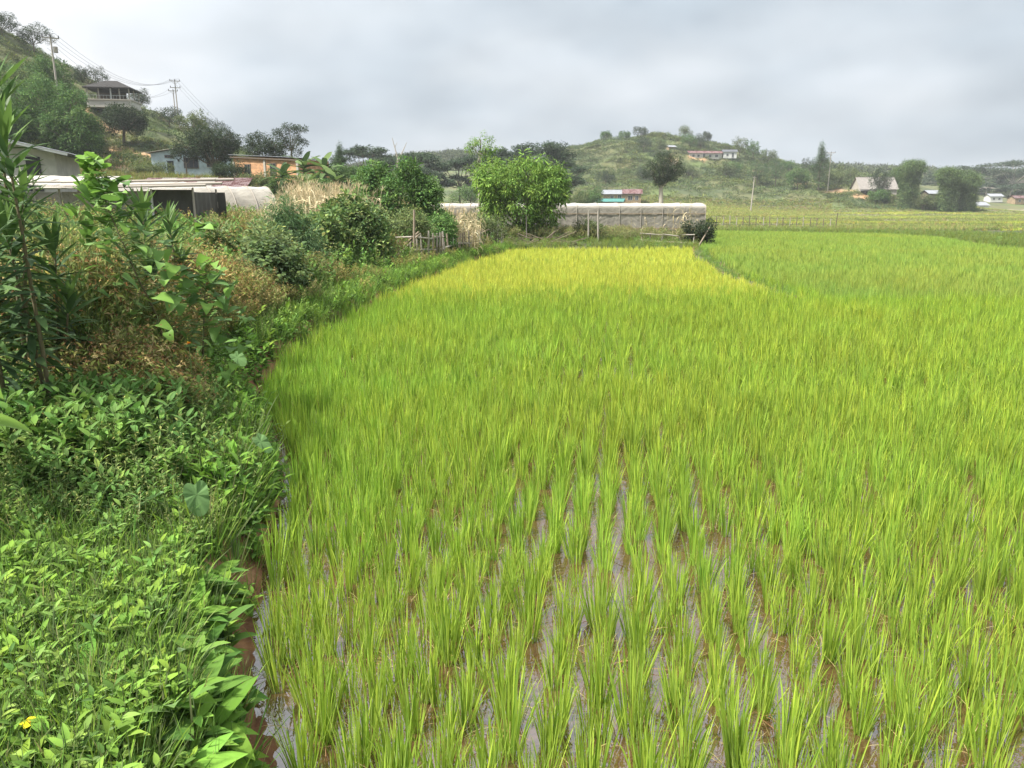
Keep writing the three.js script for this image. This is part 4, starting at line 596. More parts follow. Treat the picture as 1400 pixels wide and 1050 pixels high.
// ---------------------------------------------------------------- fences
const stick = (p, name, a, b, r0, mat) => { const d = b.clone().sub(a), m = part(p, name, new THREE.CylinderGeometry(r0 * 0.8, r0, d.length(), 6), mat); m.position.copy(a).addScaledVector(d, 0.5); m.quaternion.setFromUnitVectors(V(0, 1, 0), d.normalize()); return m; };
{
  const r = rng(140), fence = (label, pts, sp, h, rails, extra) => { const [x0, z0] = pts[0], t = thing('stick_fence', label, 'fence', x0, groundH(x0, z0), z0), loc = (x, y, z) => V(x - x0, y + groundH(x, z) - groundH(x0, z0), z - z0);
    for (let i = 0; i < pts.length - 1; i++) { const [ax, az] = pts[i], [bx, bz] = pts[i + 1], L = Math.hypot(bx - ax, bz - az), n = Math.max(1, Math.round(L / sp)); for (let k = 0; k <= n; k++) { const u = k / n + (r() - 0.5) * 0.3 / n, x = lerp(ax, bx, u), z = lerp(az, bz, u), hh = h * (0.7 + 0.5 * r()); stick(t, 'post', loc(x, -0.15, z), loc(x + (r() - 0.5) * 0.16, hh, z + (r() - 0.5) * 0.1), 0.03 + 0.014 * r(), r() < 0.5 ? M_GREYWOOD : M_WOOD); } for (const q of rails) stick(t, 'rail', loc(ax, q * h + (r() - 0.5) * 0.1, az), loc(bx, q * h + (r() - 0.5) * 0.14, bz + 0.04), 0.034, M_GREYWOOD); }
    for (const [a, b, rr] of extra ?? []) stick(t, 'brace', loc(...a), loc(...b), rr, M_WOOD); return t; };
  fence('rickety stick fence with crossed rails at the corner of yellow rice', [[-3.75, -23.6], [-3.1, -23.3], [-2.55, -24.2], [-2.3, -25.4]], 0.3, 0.85, [0.42, 0.92], [[[-3.05, -0.1, -23.25], [-3.0, 1.62, -23.3], 0.045], [[-3.9, 0.05, -23.3], [-2.9, 0.95, -23.5], 0.035], [[-3.8, 0.0, -23.2], [-2.85, 0.9, -23.4], 0.03], [[-3.6, -0.1, -23.5], [-3.55, 0.75, -23.5], 0.05]]);
  fence('long low stick fence running along the bank to the bright green tree', [[-2.3, -25.6], [-1.95, -27.6], [-1.55, -29.5], [-1.3, -31.5], [-0.9, -33.5], [-0.4, -35.5]], 0.5, 0.75, [0.55], [[[-2.2, 0.3, -30.6], [-1.0, 0.9, -33], 0.035]]);
  fence('pole rail fence in front of the greenhouse corner', [[6.55, -38.6], [7.7, -38.6], [8.6, -38.5], [9.25, -38.2]], 0.62, 0.5, [0.96, 0.2], [[[9.3, 0.0, -37.6], [10.1, 1.15, -38.4], 0.04], [[6.3, 0.1, -38.3], [9.3, 0.12, -37.9], 0.035]]);
  const w = thing('wire_fence', 'row of thin fence posts with wire past the green paddies', 'fence', 20.8, groundH(20.8, -77), -77); for (let k = 0; k < 19; k++) { const x = k * 0.68, hh = 0.9 + 0.35 * r() + (k === 18 ? 0.3 : 0); stick(w, 'post', V(x, -0.2, (r() - 0.5) * 0.3), V(x + (r() - 0.5) * 0.14, hh, (r() - 0.5) * 0.3), 0.045, r() < 0.5 ? M_DARKWOOD : M_GREYWOOD); } for (const y of [0.35, 0.7]) stick(w, 'wire', V(0, y, 0), V(12.2, y, 0), 0.012, M_DARK);
  [[3.9, 1.55, 'slimmer of two tall bare posts before the greenhouse', 0.05], [4.4, 1.52, 'thicker of two tall bare posts before the greenhouse', 0.06], [0.75, 1.6, 'thin bare post by the bright green tree', 0.035]].forEach(([x, h, l, rr]) => { const p = thing('bare_post', l, 'post', x, groundH(x, -38.4), -38.4); stick(p, 'shaft', V(0, -0.2, 0), V((r() - 0.5) * 0.1, h, 0), rr, M_GREYWOOD); stick(p, 'stub', V(0, h * 0.7, 0), V(0.12, h * 0.82, 0.02), rr * 0.5, M_GREYWOOD); });
  const b = thing('brush_pile', 'pile of grey cut branches beneath the bright green tree', 'brush pile', 1.6, groundH(1.6, -36.6), -36.6); for (let k = 0; k < 46; k++) { const x = (r() - 0.5) * 2.2, a = (r() - 0.5) * 2.6, l = 0.5 + r() * 0.9, y = 0.05 + 0.35 * r() * (1 - Math.abs(x) / 1.4); stick(b, 'branch', V(x, y, (r() - 0.5) * 0.6), V(x + Math.cos(a) * l * (x > 0 ? 1 : -1), Math.max(0.02, y + Math.sin(a) * l * 0.55), (r() - 0.5) * 0.7), 0.01 + 0.014 * r(), r() < 0.5 ? M_DARKWOOD : M_WOOD); }
}

// ---------------------------------------------------------------- trees
function cluster(seed, n, len, wid, cols, { prof = ovate, flat = 0, droop = 0.5, R = 0.42, segs = 2 } = {}) {
  const r = rng(seed), g = new GB();
  for (let k = 0; k < n; k++) { const a = r() * 6.283, y = (r() * 2 - 1) * (1 - flat * 0.85), q = Math.sqrt(Math.max(0, 1 - y * y)), d = V(Math.cos(a) * q, y, Math.sin(a) * q), o = d.clone().multiplyScalar(R * Math.cbrt(r())); d.add(V((r() - 0.5), 0.2 - flat * 0.2, (r() - 0.5))).normalize(); g.leaf(o, d, len * (0.7 + 0.6 * r()), wid * (0.7 + 0.6 * r()), jit(cols[Math.floor(r() * cols.length)], r, 0.25), { segs, droop: droop * (0.5 + r()), fold: 0.3, prof, roll: (r() - 0.5) * 1.6 }); }
  return g.build();
}
const LEAF = {
  green: [0, 1].map((i) => cluster(600 + i, 24, 0.26, 0.12, [[0.077, 0.147, 0.039], [0.105, 0.189, 0.045], [0.056, 0.112, 0.034]])),
  bright: [0, 1].map((i) => cluster(610 + i, 30, 0.34, 0.085, [[0.149, 0.259, 0.040], [0.196, 0.310, 0.052], [0.109, 0.207, 0.034]], { prof: lance, droop: 1.3, segs: 3 })),
  dark: [0, 1].map((i) => cluster(620 + i, 26, 0.22, 0.10, [[0.022, 0.042, 0.02], [0.032, 0.056, 0.022], [0.048, 0.066, 0.026]])),
  olive: [0, 1].map((i) => cluster(630 + i, 26, 0.24, 0.10, [[0.105, 0.140, 0.048], [0.140, 0.175, 0.059], [0.077, 0.105, 0.042]])),
  flat: [0, 1].map((i) => cluster(640 + i, 30, 0.30, 0.09, [[0.044, 0.077, 0.037], [0.062, 0.100, 0.043], [0.035, 0.062, 0.033]], { flat: 0.85, prof: lance, droop: 0.3 })),
  feather: [0, 1].map((i) => cluster(650 + i, 34, 0.34, 0.035, [[0.058, 0.104, 0.042], [0.078, 0.130, 0.047], [0.046, 0.081, 0.036]], { prof: lance, droop: 0.9 })),
  bamboo: [0, 1].map((i) => cluster(660 + i, 32, 0.36, 0.06, [[0.095, 0.149, 0.047], [0.128, 0.189, 0.054], [0.068, 0.115, 0.041]], { prof: lance, droop: 1.5 })),
  bush: [0, 1, 2].map((i) => cluster(680 + i, 70, 0.22, 0.10, [[0.07, 0.105, 0.032], [0.10, 0.14, 0.042], [0.05, 0.08, 0.028], [0.13, 0.15, 0.05]], { R: 0.55 })),
  vine: [0, 1].map((i) => cluster(670 + i, 26, 0.30, 0.20, [[0.078, 0.130, 0.039], [0.130, 0.182, 0.052], [0.169, 0.195, 0.065], [0.052, 0.091, 0.033]], { prof: ovate, droop: 0.9 })),
};
const inst = (g, kind, items, mat = M.crown) => { const lists = LEAF[kind].map(() => []); items.forEach((it, i) => lists[i % lists.length].push(it)); lists.forEach((l, i) => { if (l.length) { const m = instanced('crown', LEAF[kind][i], mat, l); m.userData.kind = 'stuff'; g.add(m); } }); };
// lobes: [x, y, z, rx, ry, rz] about the base; leaf clusters of a given size spread through the shells
function tree(name, label, cat, x, y, z, { lobes, kind = 'green', size = 0.6, n = 60, r0 = 0.15, barkMat = M_BARK, fork = 0.4, seed = 1, hollow = 0.55, trunkTop, leanX = 0, gap = 0, lum = 1, group }) {
  const r = rng(seed * 7 + 3), t = thing(name, label, cat, x, y, z, 0, group), g = new GB(); let top = 0, cx = 0, cz = 0;
  for (const l of lobes) { top = Math.max(top, l[1]); cx += l[0] / lobes.length; cz += l[2] / lobes.length; }
  const fy = trunkTop ?? top * fork, f = V(cx * 0.5 + leanX * 0.5, fy, cz * 0.5);
  g.tube([V(0, -0.6, 0), V(leanX * 0.15 + (r() - 0.5) * 0.1, fy * 0.4, 0), f], [r0 * 1.25, r0, r0 * 0.8], 8, [1, 1, 1]);
  for (const l of lobes) { const e = V(l[0], l[1], l[2]), m = f.clone().lerp(e, 0.5).add(V((r() - 0.5) * 0.2 * l[3], -0.12 * Math.abs(l[0] - f.x), (r() - 0.5) * 0.2 * l[5])); g.tube([f, m, e], [r0 * 0.6, r0 * 0.4, r0 * 0.12], 5, [1, 1, 1]); for (let k = 0; k < 4; k++) { const a = r() * 6.28, q = e.clone().add(V(Math.cos(a) * l[3] * 0.75, (r() - 0.2) * l[4] * 0.8, Math.sin(a) * l[5] * 0.75)); g.tube([m.clone().lerp(e, 0.3 + 0.5 * r()), q], [r0 * 0.22, r0 * 0.05], 4, [1, 1, 1]); } }
  part(t, 'trunk', g.build(), barkMat);
  const items = []; for (const l of lobes) { const cnt = Math.round(n * (l[6] ?? 1)); for (let k = 0; k < cnt; k++) { const a = r() * 6.283, yy = r() * 2 - 1, q = Math.sqrt(1 - yy * yy), R = lerp(hollow, 1.05, Math.sqrt(r())), px = l[0] + Math.cos(a) * q * l[3] * R, py = l[1] + yy * l[4] * R, pz = l[2] + Math.sin(a) * q * l[5] * R; if (n3(px * 1.1 / l[3] + seed, py * 1.6 / l[4], pz * 1.1 / l[5]) < -0.62 + gap) continue; items.push({ x: px, y: py, z: pz, ry: r() * 6.28, tx: (r() - 0.5) * 0.8, tz: (r() - 0.5) * 0.8, s: size * (0.65 + 0.7 * r()), c: tone(r, 0.24, 0.1).map((v) => v * lum) }); } }
  inst(t, kind, items); return t;
}
const blob = (seed, n, cx, cy, rx, ry, rz, k = 0.5) => { const r = rng(seed), o = []; for (let i = 0; i < n; i++) { const a = i * 2.4 + r(), y = lerp(-0.75, 0.85, (i + 0.5) / n), q = Math.sqrt(1 - y * y) * 0.72; o.push([cx + Math.cos(a) * q * rx, cy + y * ry * 0.7, Math.sin(a) * q * rz, rx * k * (0.75 + 0.5 * r()), ry * k * (0.7 + 0.45 * r()), rz * k * (0.75 + 0.5 * r())]); } return o; };
const umbrella = (seed, n, w, h, cx = 0) => { const r = rng(seed), o = []; for (let i = 0; i < n; i++) { const u = (i + 0.5) / n * 2 - 1, a = r() * 6.28, lv = 0.72 + 0.26 * (1 - u * u) - 0.16 * r(); o.push([cx + u * w * 0.5 + Math.cos(a) * w * 0.06, h * lv, Math.sin(a) * w * 0.3, w * (0.13 + 0.07 * r()), h * 0.06, w * (0.14 + 0.06 * r())]); } return o; };
const cone = (seed, n, w, h, y0 = 0.12) => { const r = rng(seed), o = []; for (let i = 0; i < n; i++) { const u = (i + 0.5) / n, rr = w * 0.5 * Math.pow(1 - u, 0.8), a = i * 2.4; o.push([Math.cos(a) * rr * 0.5, h * lerp(y0, 1, u), Math.sin(a) * rr * 0.5, rr * 0.7 + 0.15, h / n * 1.1, rr * 0.7 + 0.15]); } return o; };
const gy = (x, z, d = 0) => groundH(x, z) + d;
// by the greenhouse
tree('bright_green_tree', 'bright green drooping leaved tree before the long greenhouse', 'tree', 0.45, 0.15, -40, { lobes: [...blob(1, 18, 0.1, 2.75, 2.3, 1.85, 2.0, 0.36), [1.4, 1.5, 0.3, 0.9, 0.7, 0.8], [-1.2, 1.35, 0.5, 0.9, 0.7, 0.8], [0.2, 1.3, 0.9, 0.9, 0.7, 0.6]], kind: 'bright', size: 0.6, n: 46, r0: 0.1, seed: 1, fork: 0.2, gap: 0.3 });
tree('slender_tree', 'tall slender tree with tiered leaves rising behind the bright green tree', 'tree', -1.75, 0.15, -41.5, { lobes: [[0.1, 5.4, 0, 0.55, 0.28, 0.5], [-0.45, 5.05, 0, 0.5, 0.2, 0.45], [0.55, 4.95, 0.1, 0.5, 0.2, 0.45], [0, 4.55, 0, 0.75, 0.25, 0.6], [0.25, 4.0, 0, 0.65, 0.25, 0.5], [-0.3, 3.6, 0.2, 0.55, 0.3, 0.5], [0.2, 3.1, -0.1, 0.5, 0.3, 0.5]], kind: 'bright', size: 0.42, n: 13, r0: 0.09, barkMat: M_PALEBARK, seed: 2, trunkTop: 4.6 });
tree('dark_crooked_tree', 'dark round crowned tree with twisted pale trunk above the greenhouse', 'tree', 21.6, 1.3, -110, { lobes: [[-0.6, 6.9, 0, 1.7, 1.3, 1.5], [0.9, 7.0, 0.3, 1.7, 1.2, 1.5], [1.9, 6.2, 0, 1.3, 0.9, 1.2], [-1.7, 6.0, 0, 1.2, 1.0, 1.2], [0.2, 7.7, -0.2, 1.4, 0.8, 1.2], [0.0, 5.4, 0.4, 1.4, 0.9, 1.1], [-0.3, 4.5, 0.1, 0.8, 0.6, 0.7], [1.0, 5.3, 0.4, 0.9, 0.7, 0.9]], kind: 'dark', size: 0.72, n: 85, r0: 0.34, barkMat: M_PALEBARK, seed: 3, trunkTop: 3.6, leanX: -0.6 });
// hedge at the left of the paddies
tree('hedge_tree', 'dense mid green hedge tree with a dead forked branch on top', 'tree', -4.3, 0.5, -28, { lobes: [...blob(104, 16, -0.1, 1.7, 1.75, 1.35, 1.2, 0.3), [-0.7, 2.7, 0, 0.4, 0.35, 0.4], [0.5, 2.85, 0, 0.4, 0.3, 0.4], [1.1, 2.2, 0, 0.4, 0.3, 0.4]], kind: 'green', size: 0.44, n: 42, lum: 1.25, r0: 0.08, seed: 4, fork: 0.25 });
{ const t = scene.children[scene.children.length - 1], g = new GB(); g.tube([V(0.1, 2.4, 0), V(0.15, 3.2, 0), V(-0.02, 3.9, 0)], [0.035, 0.025, 0.01], 6, [1, 1, 1]); g.tube([V(0.13, 3.0, 0), V(0.35, 3.45, 0), V(0.5, 3.75, 0)], [0.025, 0.018, 0.008], 5, [1, 1, 1]); g.tube([V(0.05, 3.55, 0), V(0.15, 3.75, 0)], [0.014, 0.006], 5, [1, 1, 1]); part(t, 'dead_branch', g.build(), M_PALEBARK); }
tree('vine_covered_bush', 'round bush smothered in pale vine leaves next to the stick fence', 'bush', -4.55, 0.35, -21.2, { lobes: [[-0.4, 1.0, 0.1, 0.75, 0.65, 0.7], [0.35, 0.95, 0.2, 0.7, 0.6, 0.6], [0, 1.4, 0, 0.65, 0.45, 0.6], [0.65, 0.5, 0.2, 0.5, 0.5, 0.5], [-0.9, 0.6, 0.2, 0.5, 0.5, 0.5], [0.1, 0.45, 0.5, 0.7, 0.45, 0.4]], kind: 'vine', size: 0.36, n: 105, r0: 0.05, seed: 5, lum: 1.5 });
tree('narrow_leaved_bush', 'dark bush of narrow leaves beside the weathered post', 'bush', -4.75, 0.4, -15.9, { lobes: [[-0.15, 0.9, 0, 0.42, 0.5, 0.4], [0.25, 0.75, 0.1, 0.4, 0.5, 0.4], [0.0, 1.3, 0, 0.3, 0.35, 0.3], [0.45, 0.45, 0.2, 0.35, 0.35, 0.3], [-0.4, 0.5, 0.1, 0.35, 0.35, 0.3]], kind: 'feather', size: 0.42, n: 70, r0: 0.03, seed: 6, lum: 1.6 });
tree('leafy_hedge_bush', 'green hedge bush below the banana plants', 'bush', -6.9, 0.55, -25.5, { lobes: blob(7, 6, 0, 0.6, 1.1, 0.55, 0.8, 0.5), kind: 'olive', size: 0.4, n: 70, r0: 0.05, seed: 7 });
tree('small_hedge_shrub', 'small hedge shrub between fence corner and bright tree', 'bush', -3.5, 0.3, -31, { lobes: blob(8, 7, 0, 0.95, 0.9, 0.8, 0.8, 0.42), kind: 'green', size: 0.4, n: 70, r0: 0.05, seed: 8 });
tree('brown_hedge_shrub', 'thin olive shrub growing through the long stick fence', 'bush', -1.35, 0.25, -33.6, { lobes: blob(9, 5, 0, 0.85, 0.9, 0.75, 0.8, 0.55), kind: 'olive', size: 0.38, n: 46, r0: 0.04, seed: 9, gap: 0.3 });
tree('greenhouse_shrub', 'dark olive shrub at the foot of the greenhouse wall', 'bush', 4.2, 0.15, -39.6, { lobes: blob(10, 5, 0, 0.65, 0.8, 0.55, 0.6, 0.55), kind: 'olive', size: 0.36, n: 50, r0: 0.04, seed: 10 });
tree('corner_shrub', 'dark bush closing the rail fence at the greenhouse corner', 'bush', 9.7, 0.15, -38.8, { lobes: blob(11, 6, 0, 0.6, 0.75, 0.6, 0.6, 0.55), kind: 'dark', size: 0.36, n: 50, r0: 0.04, seed: 11 });
[[-5.1, -18.6, 0.8, 'vine', 'vine tangled bush between the lone post and the vine covered bush'], [-6.3, -17.2, 0.55, 'olive', 'olive bush in front of the dry maize'], [-4.0, -24.6, 0.95, 'olive', 'olive bush behind the crossed rails of the stick fence'], [-5.6, -21.6, 0.75, 'vine', 'tall vine hung bush at the maize edge'], [-5.0, -13.4, 0.75, 'olive', 'olive bush behind the reddish stump'], [-3.2, -26.8, 0.85, 'green', 'green bush by the bend of the long stick fence']].forEach(([x, z, h, kind, l], i) => tree('bank_bush', l, 'bush', x, gy(x, z, -0.1), z, { lobes: blob(440 + i, 11, 0.25, h, h * 1.2, h * 0.95, h * 0.9, 0.38), kind, size: 0.34, n: 52, r0: 0.03, seed: 440 + i, gap: 0.2, lum: 1.5 }));
{ // shrub growth that fills the thicket
  const r = rng(450), it = []; for (let k = 0; k < 5200; k++) { const z = -5.2 - 5.2 * r(), x = lerp(-0.72 * -z - 0.6, -2.2, r()), s = sdPaddy(x, z); if (s < 0.75) continue; const top = 1.2 * smooth(0.6, 1.5, s) * smooth(4.9, 6.2, -z) * (0.75 + 0.5 * fbm2(x * 0.9, z * 0.9, 2) + 0.2), n = fbm2(x * 0.7 + 11, z * 0.7, 2); it.push({ x, y: groundH(x, z) + top * Math.pow(r(), 0.7), z, ry: r() * 6.28, tx: r() - 0.5, tz: r() - 0.5, s: 0.2 + 0.16 * r(), c: tone(r, 0.3, 0.15).map((v, j) => v * (1.15 + n * [0.9, 0.4, 0.2][j])) }); }
  stuff('thicket_shrubs', 'leafy olive shrub growth filling the bank thicket', 'shrubs', 'foliage', [...LEAF.vine, ...LEAF.olive], M.crown, it);
}
// round the left houses
tree('round_dark_tree', 'round dark tree on the slope below the pavilion', 'tree', -57.5, gy(-57.5, -115, -0.2), -115, { lobes: blob(12, 15, 0.3, 3.7, 3.2, 2.4, 3, 0.36), kind: 'dark', size: 0.9, n: 48, r0: 0.22, seed: 12, trunkTop: 2.4 });
tree('house_tree', 'big dark tree standing in front of the blue house', 'tree', -36.3, gy(-36.3, -94, -0.1), -94, { lobes: [...blob(13, 15, 0.3, 4.4, 3.0, 2.3, 2.6, 0.36), [-3.2, 4.2, 0.5, 1.5, 1.0, 1.3], [-2.0, 5.2, 0, 1.4, 0.9, 1.2], [1.4, 1.6, 0.4, 1.2, 1.3, 1.0]], kind: 'dark', size: 0.85, n: 56, gap: 0.3, r0: 0.2, seed: 13, fork: 0.3 });
tree('courtyard_tree', 'thin dark tree against the blue house wall', 'tree', -39.6, gy(-39.6, -93.5), -93.5, { lobes: [[0.2, 3.6, 0, 1.2, 0.7, 1.0], [-0.8, 3.1, 0, 0.8, 0.5, 0.8], [0.9, 3.0, 0, 0.7, 0.5, 0.7]], kind: 'dark', size: 0.65, n: 46, r0: 0.1, seed: 14, trunkTop: 1.9 });
tree('pale_crown_tree', 'pale grey green tree poking above the house tree', 'tree', -44.5, gy(-44.5, -108), -108, { lobes: blob(15, 6, 0, 6.0, 2.2, 1.6, 2, 0.5), kind: 'olive', size: 0.8, n: 34, r0: 0.15, seed: 15 });
tree('mango_tree', 'rounded dark tree behind the brick house roof', 'tree', -29.4, gy(-29.4, -92), -92, { lobes: blob(16, 7, 0, 4.2, 2.2, 1.7, 2, 0.52), kind: 'dark', size: 0.75, n: 60, r0: 0.16, seed: 16 });
tree('tiered_tree', 'open tree with upswept tiers of dark leaves behind the brick house', 'tree', -26.0, gy(-26, -91), -91, { lobes: [[0, 6.9, 0, 1.0, 0.35, 0.9], [-1.1, 6.4, 0, 0.9, 0.3, 0.8], [1.2, 6.7, 0, 0.9, 0.3, 0.8], [0.2, 5.8, 0, 1.3, 0.4, 1.1], [-0.8, 5.1, 0, 1.1, 0.4, 1.0], [1.0, 5.2, 0, 1.0, 0.4, 1.0], [0, 4.3, 0, 1.5, 0.6, 1.2], [0.3, 3.4, 0, 1.6, 0.7, 1.2]], kind: 'dark', size: 0.62, n: 34, r0: 0.12, seed: 17, trunkTop: 4.4 });
tree('slim_cypress', 'slim dark cypress alone on the skyline past the banana plants', 'tree', -20.1, gy(-20.1, -90), -90, { lobes: cone(18, 9, 1.9, 5.4, 0.2), kind: 'feather', size: 0.62, n: 40, r0: 0.08, seed: 18, trunkTop: 3.8 });
tree('backyard_bush', 'wide dark bush between the brick house and the round green bush', 'bush', -17.8, gy(-17.8, -82), -82, { lobes: blob(19, 7, 0, 1.9, 3.0, 1.3, 1.6, 0.5), kind: 'green', size: 0.7, n: 55, r0: 0.1, seed: 19 });
tree('backyard_bush', 'round green bush beside the slim cypress', 'bush', -14.0, gy(-14, -80), -80, { lobes: blob(20, 7, 0, 1.7, 2.6, 1.3, 1.6, 0.5), kind: 'green', size: 0.7, n: 55, r0: 0.1, seed: 20 });
tree('banana_side_bush', 'mixed leafy bush round the banana stems', 'bush', -15.4, gy(-15.4, -57.5), -57.5, { lobes: blob(24, 8, 0, 1.3, 2.6, 1.1, 1.2, 0.42), kind: 'green', size: 0.55, n: 50, r0: 0.06, seed: 24 });
tree('maize_side_bush', 'green bush between banana plants and dry maize', 'bush', -12.2, gy(-12.2, -48), -48, { lobes: blob(25, 8, 0, 1.2, 2.0, 1.1, 1.2, 0.42), kind: 'green', size: 0.5, n: 50, r0: 0.06, seed: 25 });
tree('roadside_bush', 'reddish brown bush in front of the brick house', 'bush', -21.8, gy(-21.8, -66), -66, { lobes: blob(21, 6, 0, 0.9, 1.8, 0.8, 1, 0.5), kind: 'olive', size: 0.5, n: 46, r0: 0.06, seed: 21 });
tree('garden_bush', 'green bush between red roof shed and brick house', 'bush', -27.2, gy(-27.2, -74), -74, { lobes: blob(22, 6, 0, 1.0, 1.6, 0.8, 1.2, 0.5), kind: 'dark', size: 0.55, n: 50, r0: 0.06, seed: 22 });
tree('garden_bush', 'olive bush under the light blue house wall', 'bush', -41.5, gy(-41.5, -88), -88, { lobes: blob(23, 6, 0, 0.8, 3.0, 0.7, 1.2, 0.5), kind: 'olive', size: 0.55, n: 50, r0: 0.06, seed: 23 });
// bushy hillside and ridge
[[-55.6, -94, 9.2, 4.6, 'great leafy hillside tree below the power pole', 'green', 30], [-50.8, -90, 7.2, 3.2, 'leafy hillside tree at the edge of the bare cutting', 'green', 31], [-61.5, -99, 8.0, 4.2, 'leafy hillside tree behind the long leaved shoots', 'green', 32], [-66.5, -112, 7.0, 4.0, 'hillside tree climbing toward the ridge', 'olive', 33], [-73.0, -112, 7.0, 4.2, 'hillside tree high behind the tallest shrub', 'green', 34], [-60.2, -108, 6.2, 3.4, 'hillside tree whose crown hides the pavilion corner', 'olive', 35], [-58.4, -88, 6.5, 3.6, 'low hillside tree above the pale house roof', 'green', 36], [-60.0, -102, 10.5, 3.6, 'tall hillside tree beside the pavilion roof', 'green', 37], [-69.5, -118, 9, 3.2, 'hillside tree rising just behind the pavilion corner', 'green', 39], [-65.0, -104, 10, 4, 'dense hillside tree under the power pole crossarm', 'olive', 38]].forEach(([x, z, h, w, l, kind, s]) => tree('hillside_tree', l, 'tree', x, gy(x, z, -0.3), z, { lobes: blob(s, 18, 0, h * 0.54, w, h * 0.5, w * 0.9, 0.34), kind, size: 1.0, n: 48, r0: 0.2, seed: s, fork: 0.25, gap: 0.35, group: 'trees on the bushy hillside' }));
[[-76, -142, 5, 2.6, 'ridge tree between the hillside power pole and the pavilion', 40], [-84, -140, 5, 2.8, 'ridge tree with open crown higher up than the hillside power pole', 41], [-69.5, -158, 4.5, 3.0, 'dark ridge tree below the twin power poles', 42], [-64, -164, 5, 3.2, 'ridge tree downhill of the twin power poles', 43], [-73, -154, 4.5, 2.2, 'sparse ridge tree between the pavilion and the twin power poles', 44], [-88, -138, 4, 2.4, 'topmost ridge tree of the bushy hill', 45]].forEach(([x, z, h, w, l, s]) => tree('ridge_tree', l, 'tree', x, gy(x, z, -0.3), z, { lobes: blob(s, 6, 0, h * 0.62, w, h * 0.36, w, 0.48), kind: 'dark', size: 0.8, n: 40, r0: 0.13, seed: s, gap: 0.2 }));
// banana plants
{ const r = rng(160), geos = [leafGeo(1.75, 0.46, { segs: 10, droop: 1.2, fold: 0.3, prof: strap, wave: 0.16 }), leafGeo(1.7, 0.48, { segs: 10, droop: 0.7, fold: 0.4, prof: strap, wave: 0.2 })], mats = [tint([0.075, 0.13, 0.035], 0.3), tint([0.11, 0.17, 0.045], 0.35), tint([0.05, 0.09, 0.03], 0.3)];
  [[-16.2, -60, 4.4, 'tallest banana plant before the tiered tree'], [-14.4, -59, 4.6, 'banana plant with upright leaves standing closest to the cypress'], [-17.3, -58, 3.2, 'short banana plant in front of the brick house'], [-13.2, -57, 3.2, 'low banana plant above the dry maize'], [-15.0, -56.5, 2.6, 'youngest banana plant amid the taller ones']].forEach(([x, z, h, l]) => { const t = thing('banana_plant', l, 'banana plant', x, gy(x, z), z, r() * 6), g = new GB(); g.tube([V(0, -0.2, 0), V(0, h * 0.35, 0), V(0, h * 0.7, 0)], [0.16, 0.13, 0.08], 8, [1, 1, 1]); part(t, 'trunk', g.build(), std(0.16, 0.17, 0.07)); for (let k = 0; k < 14; k++) hang(t, 'leaf', geos[k % 2], mats[Math.floor(r() * 3)], V(0, h * (0.5 + 0.015 * k), 0), k * 2.4 + r() * 0.6, -0.1 + 0.085 * k, (r() - 0.5) * 0.7, 0.85 + 0.35 * r()); }); }
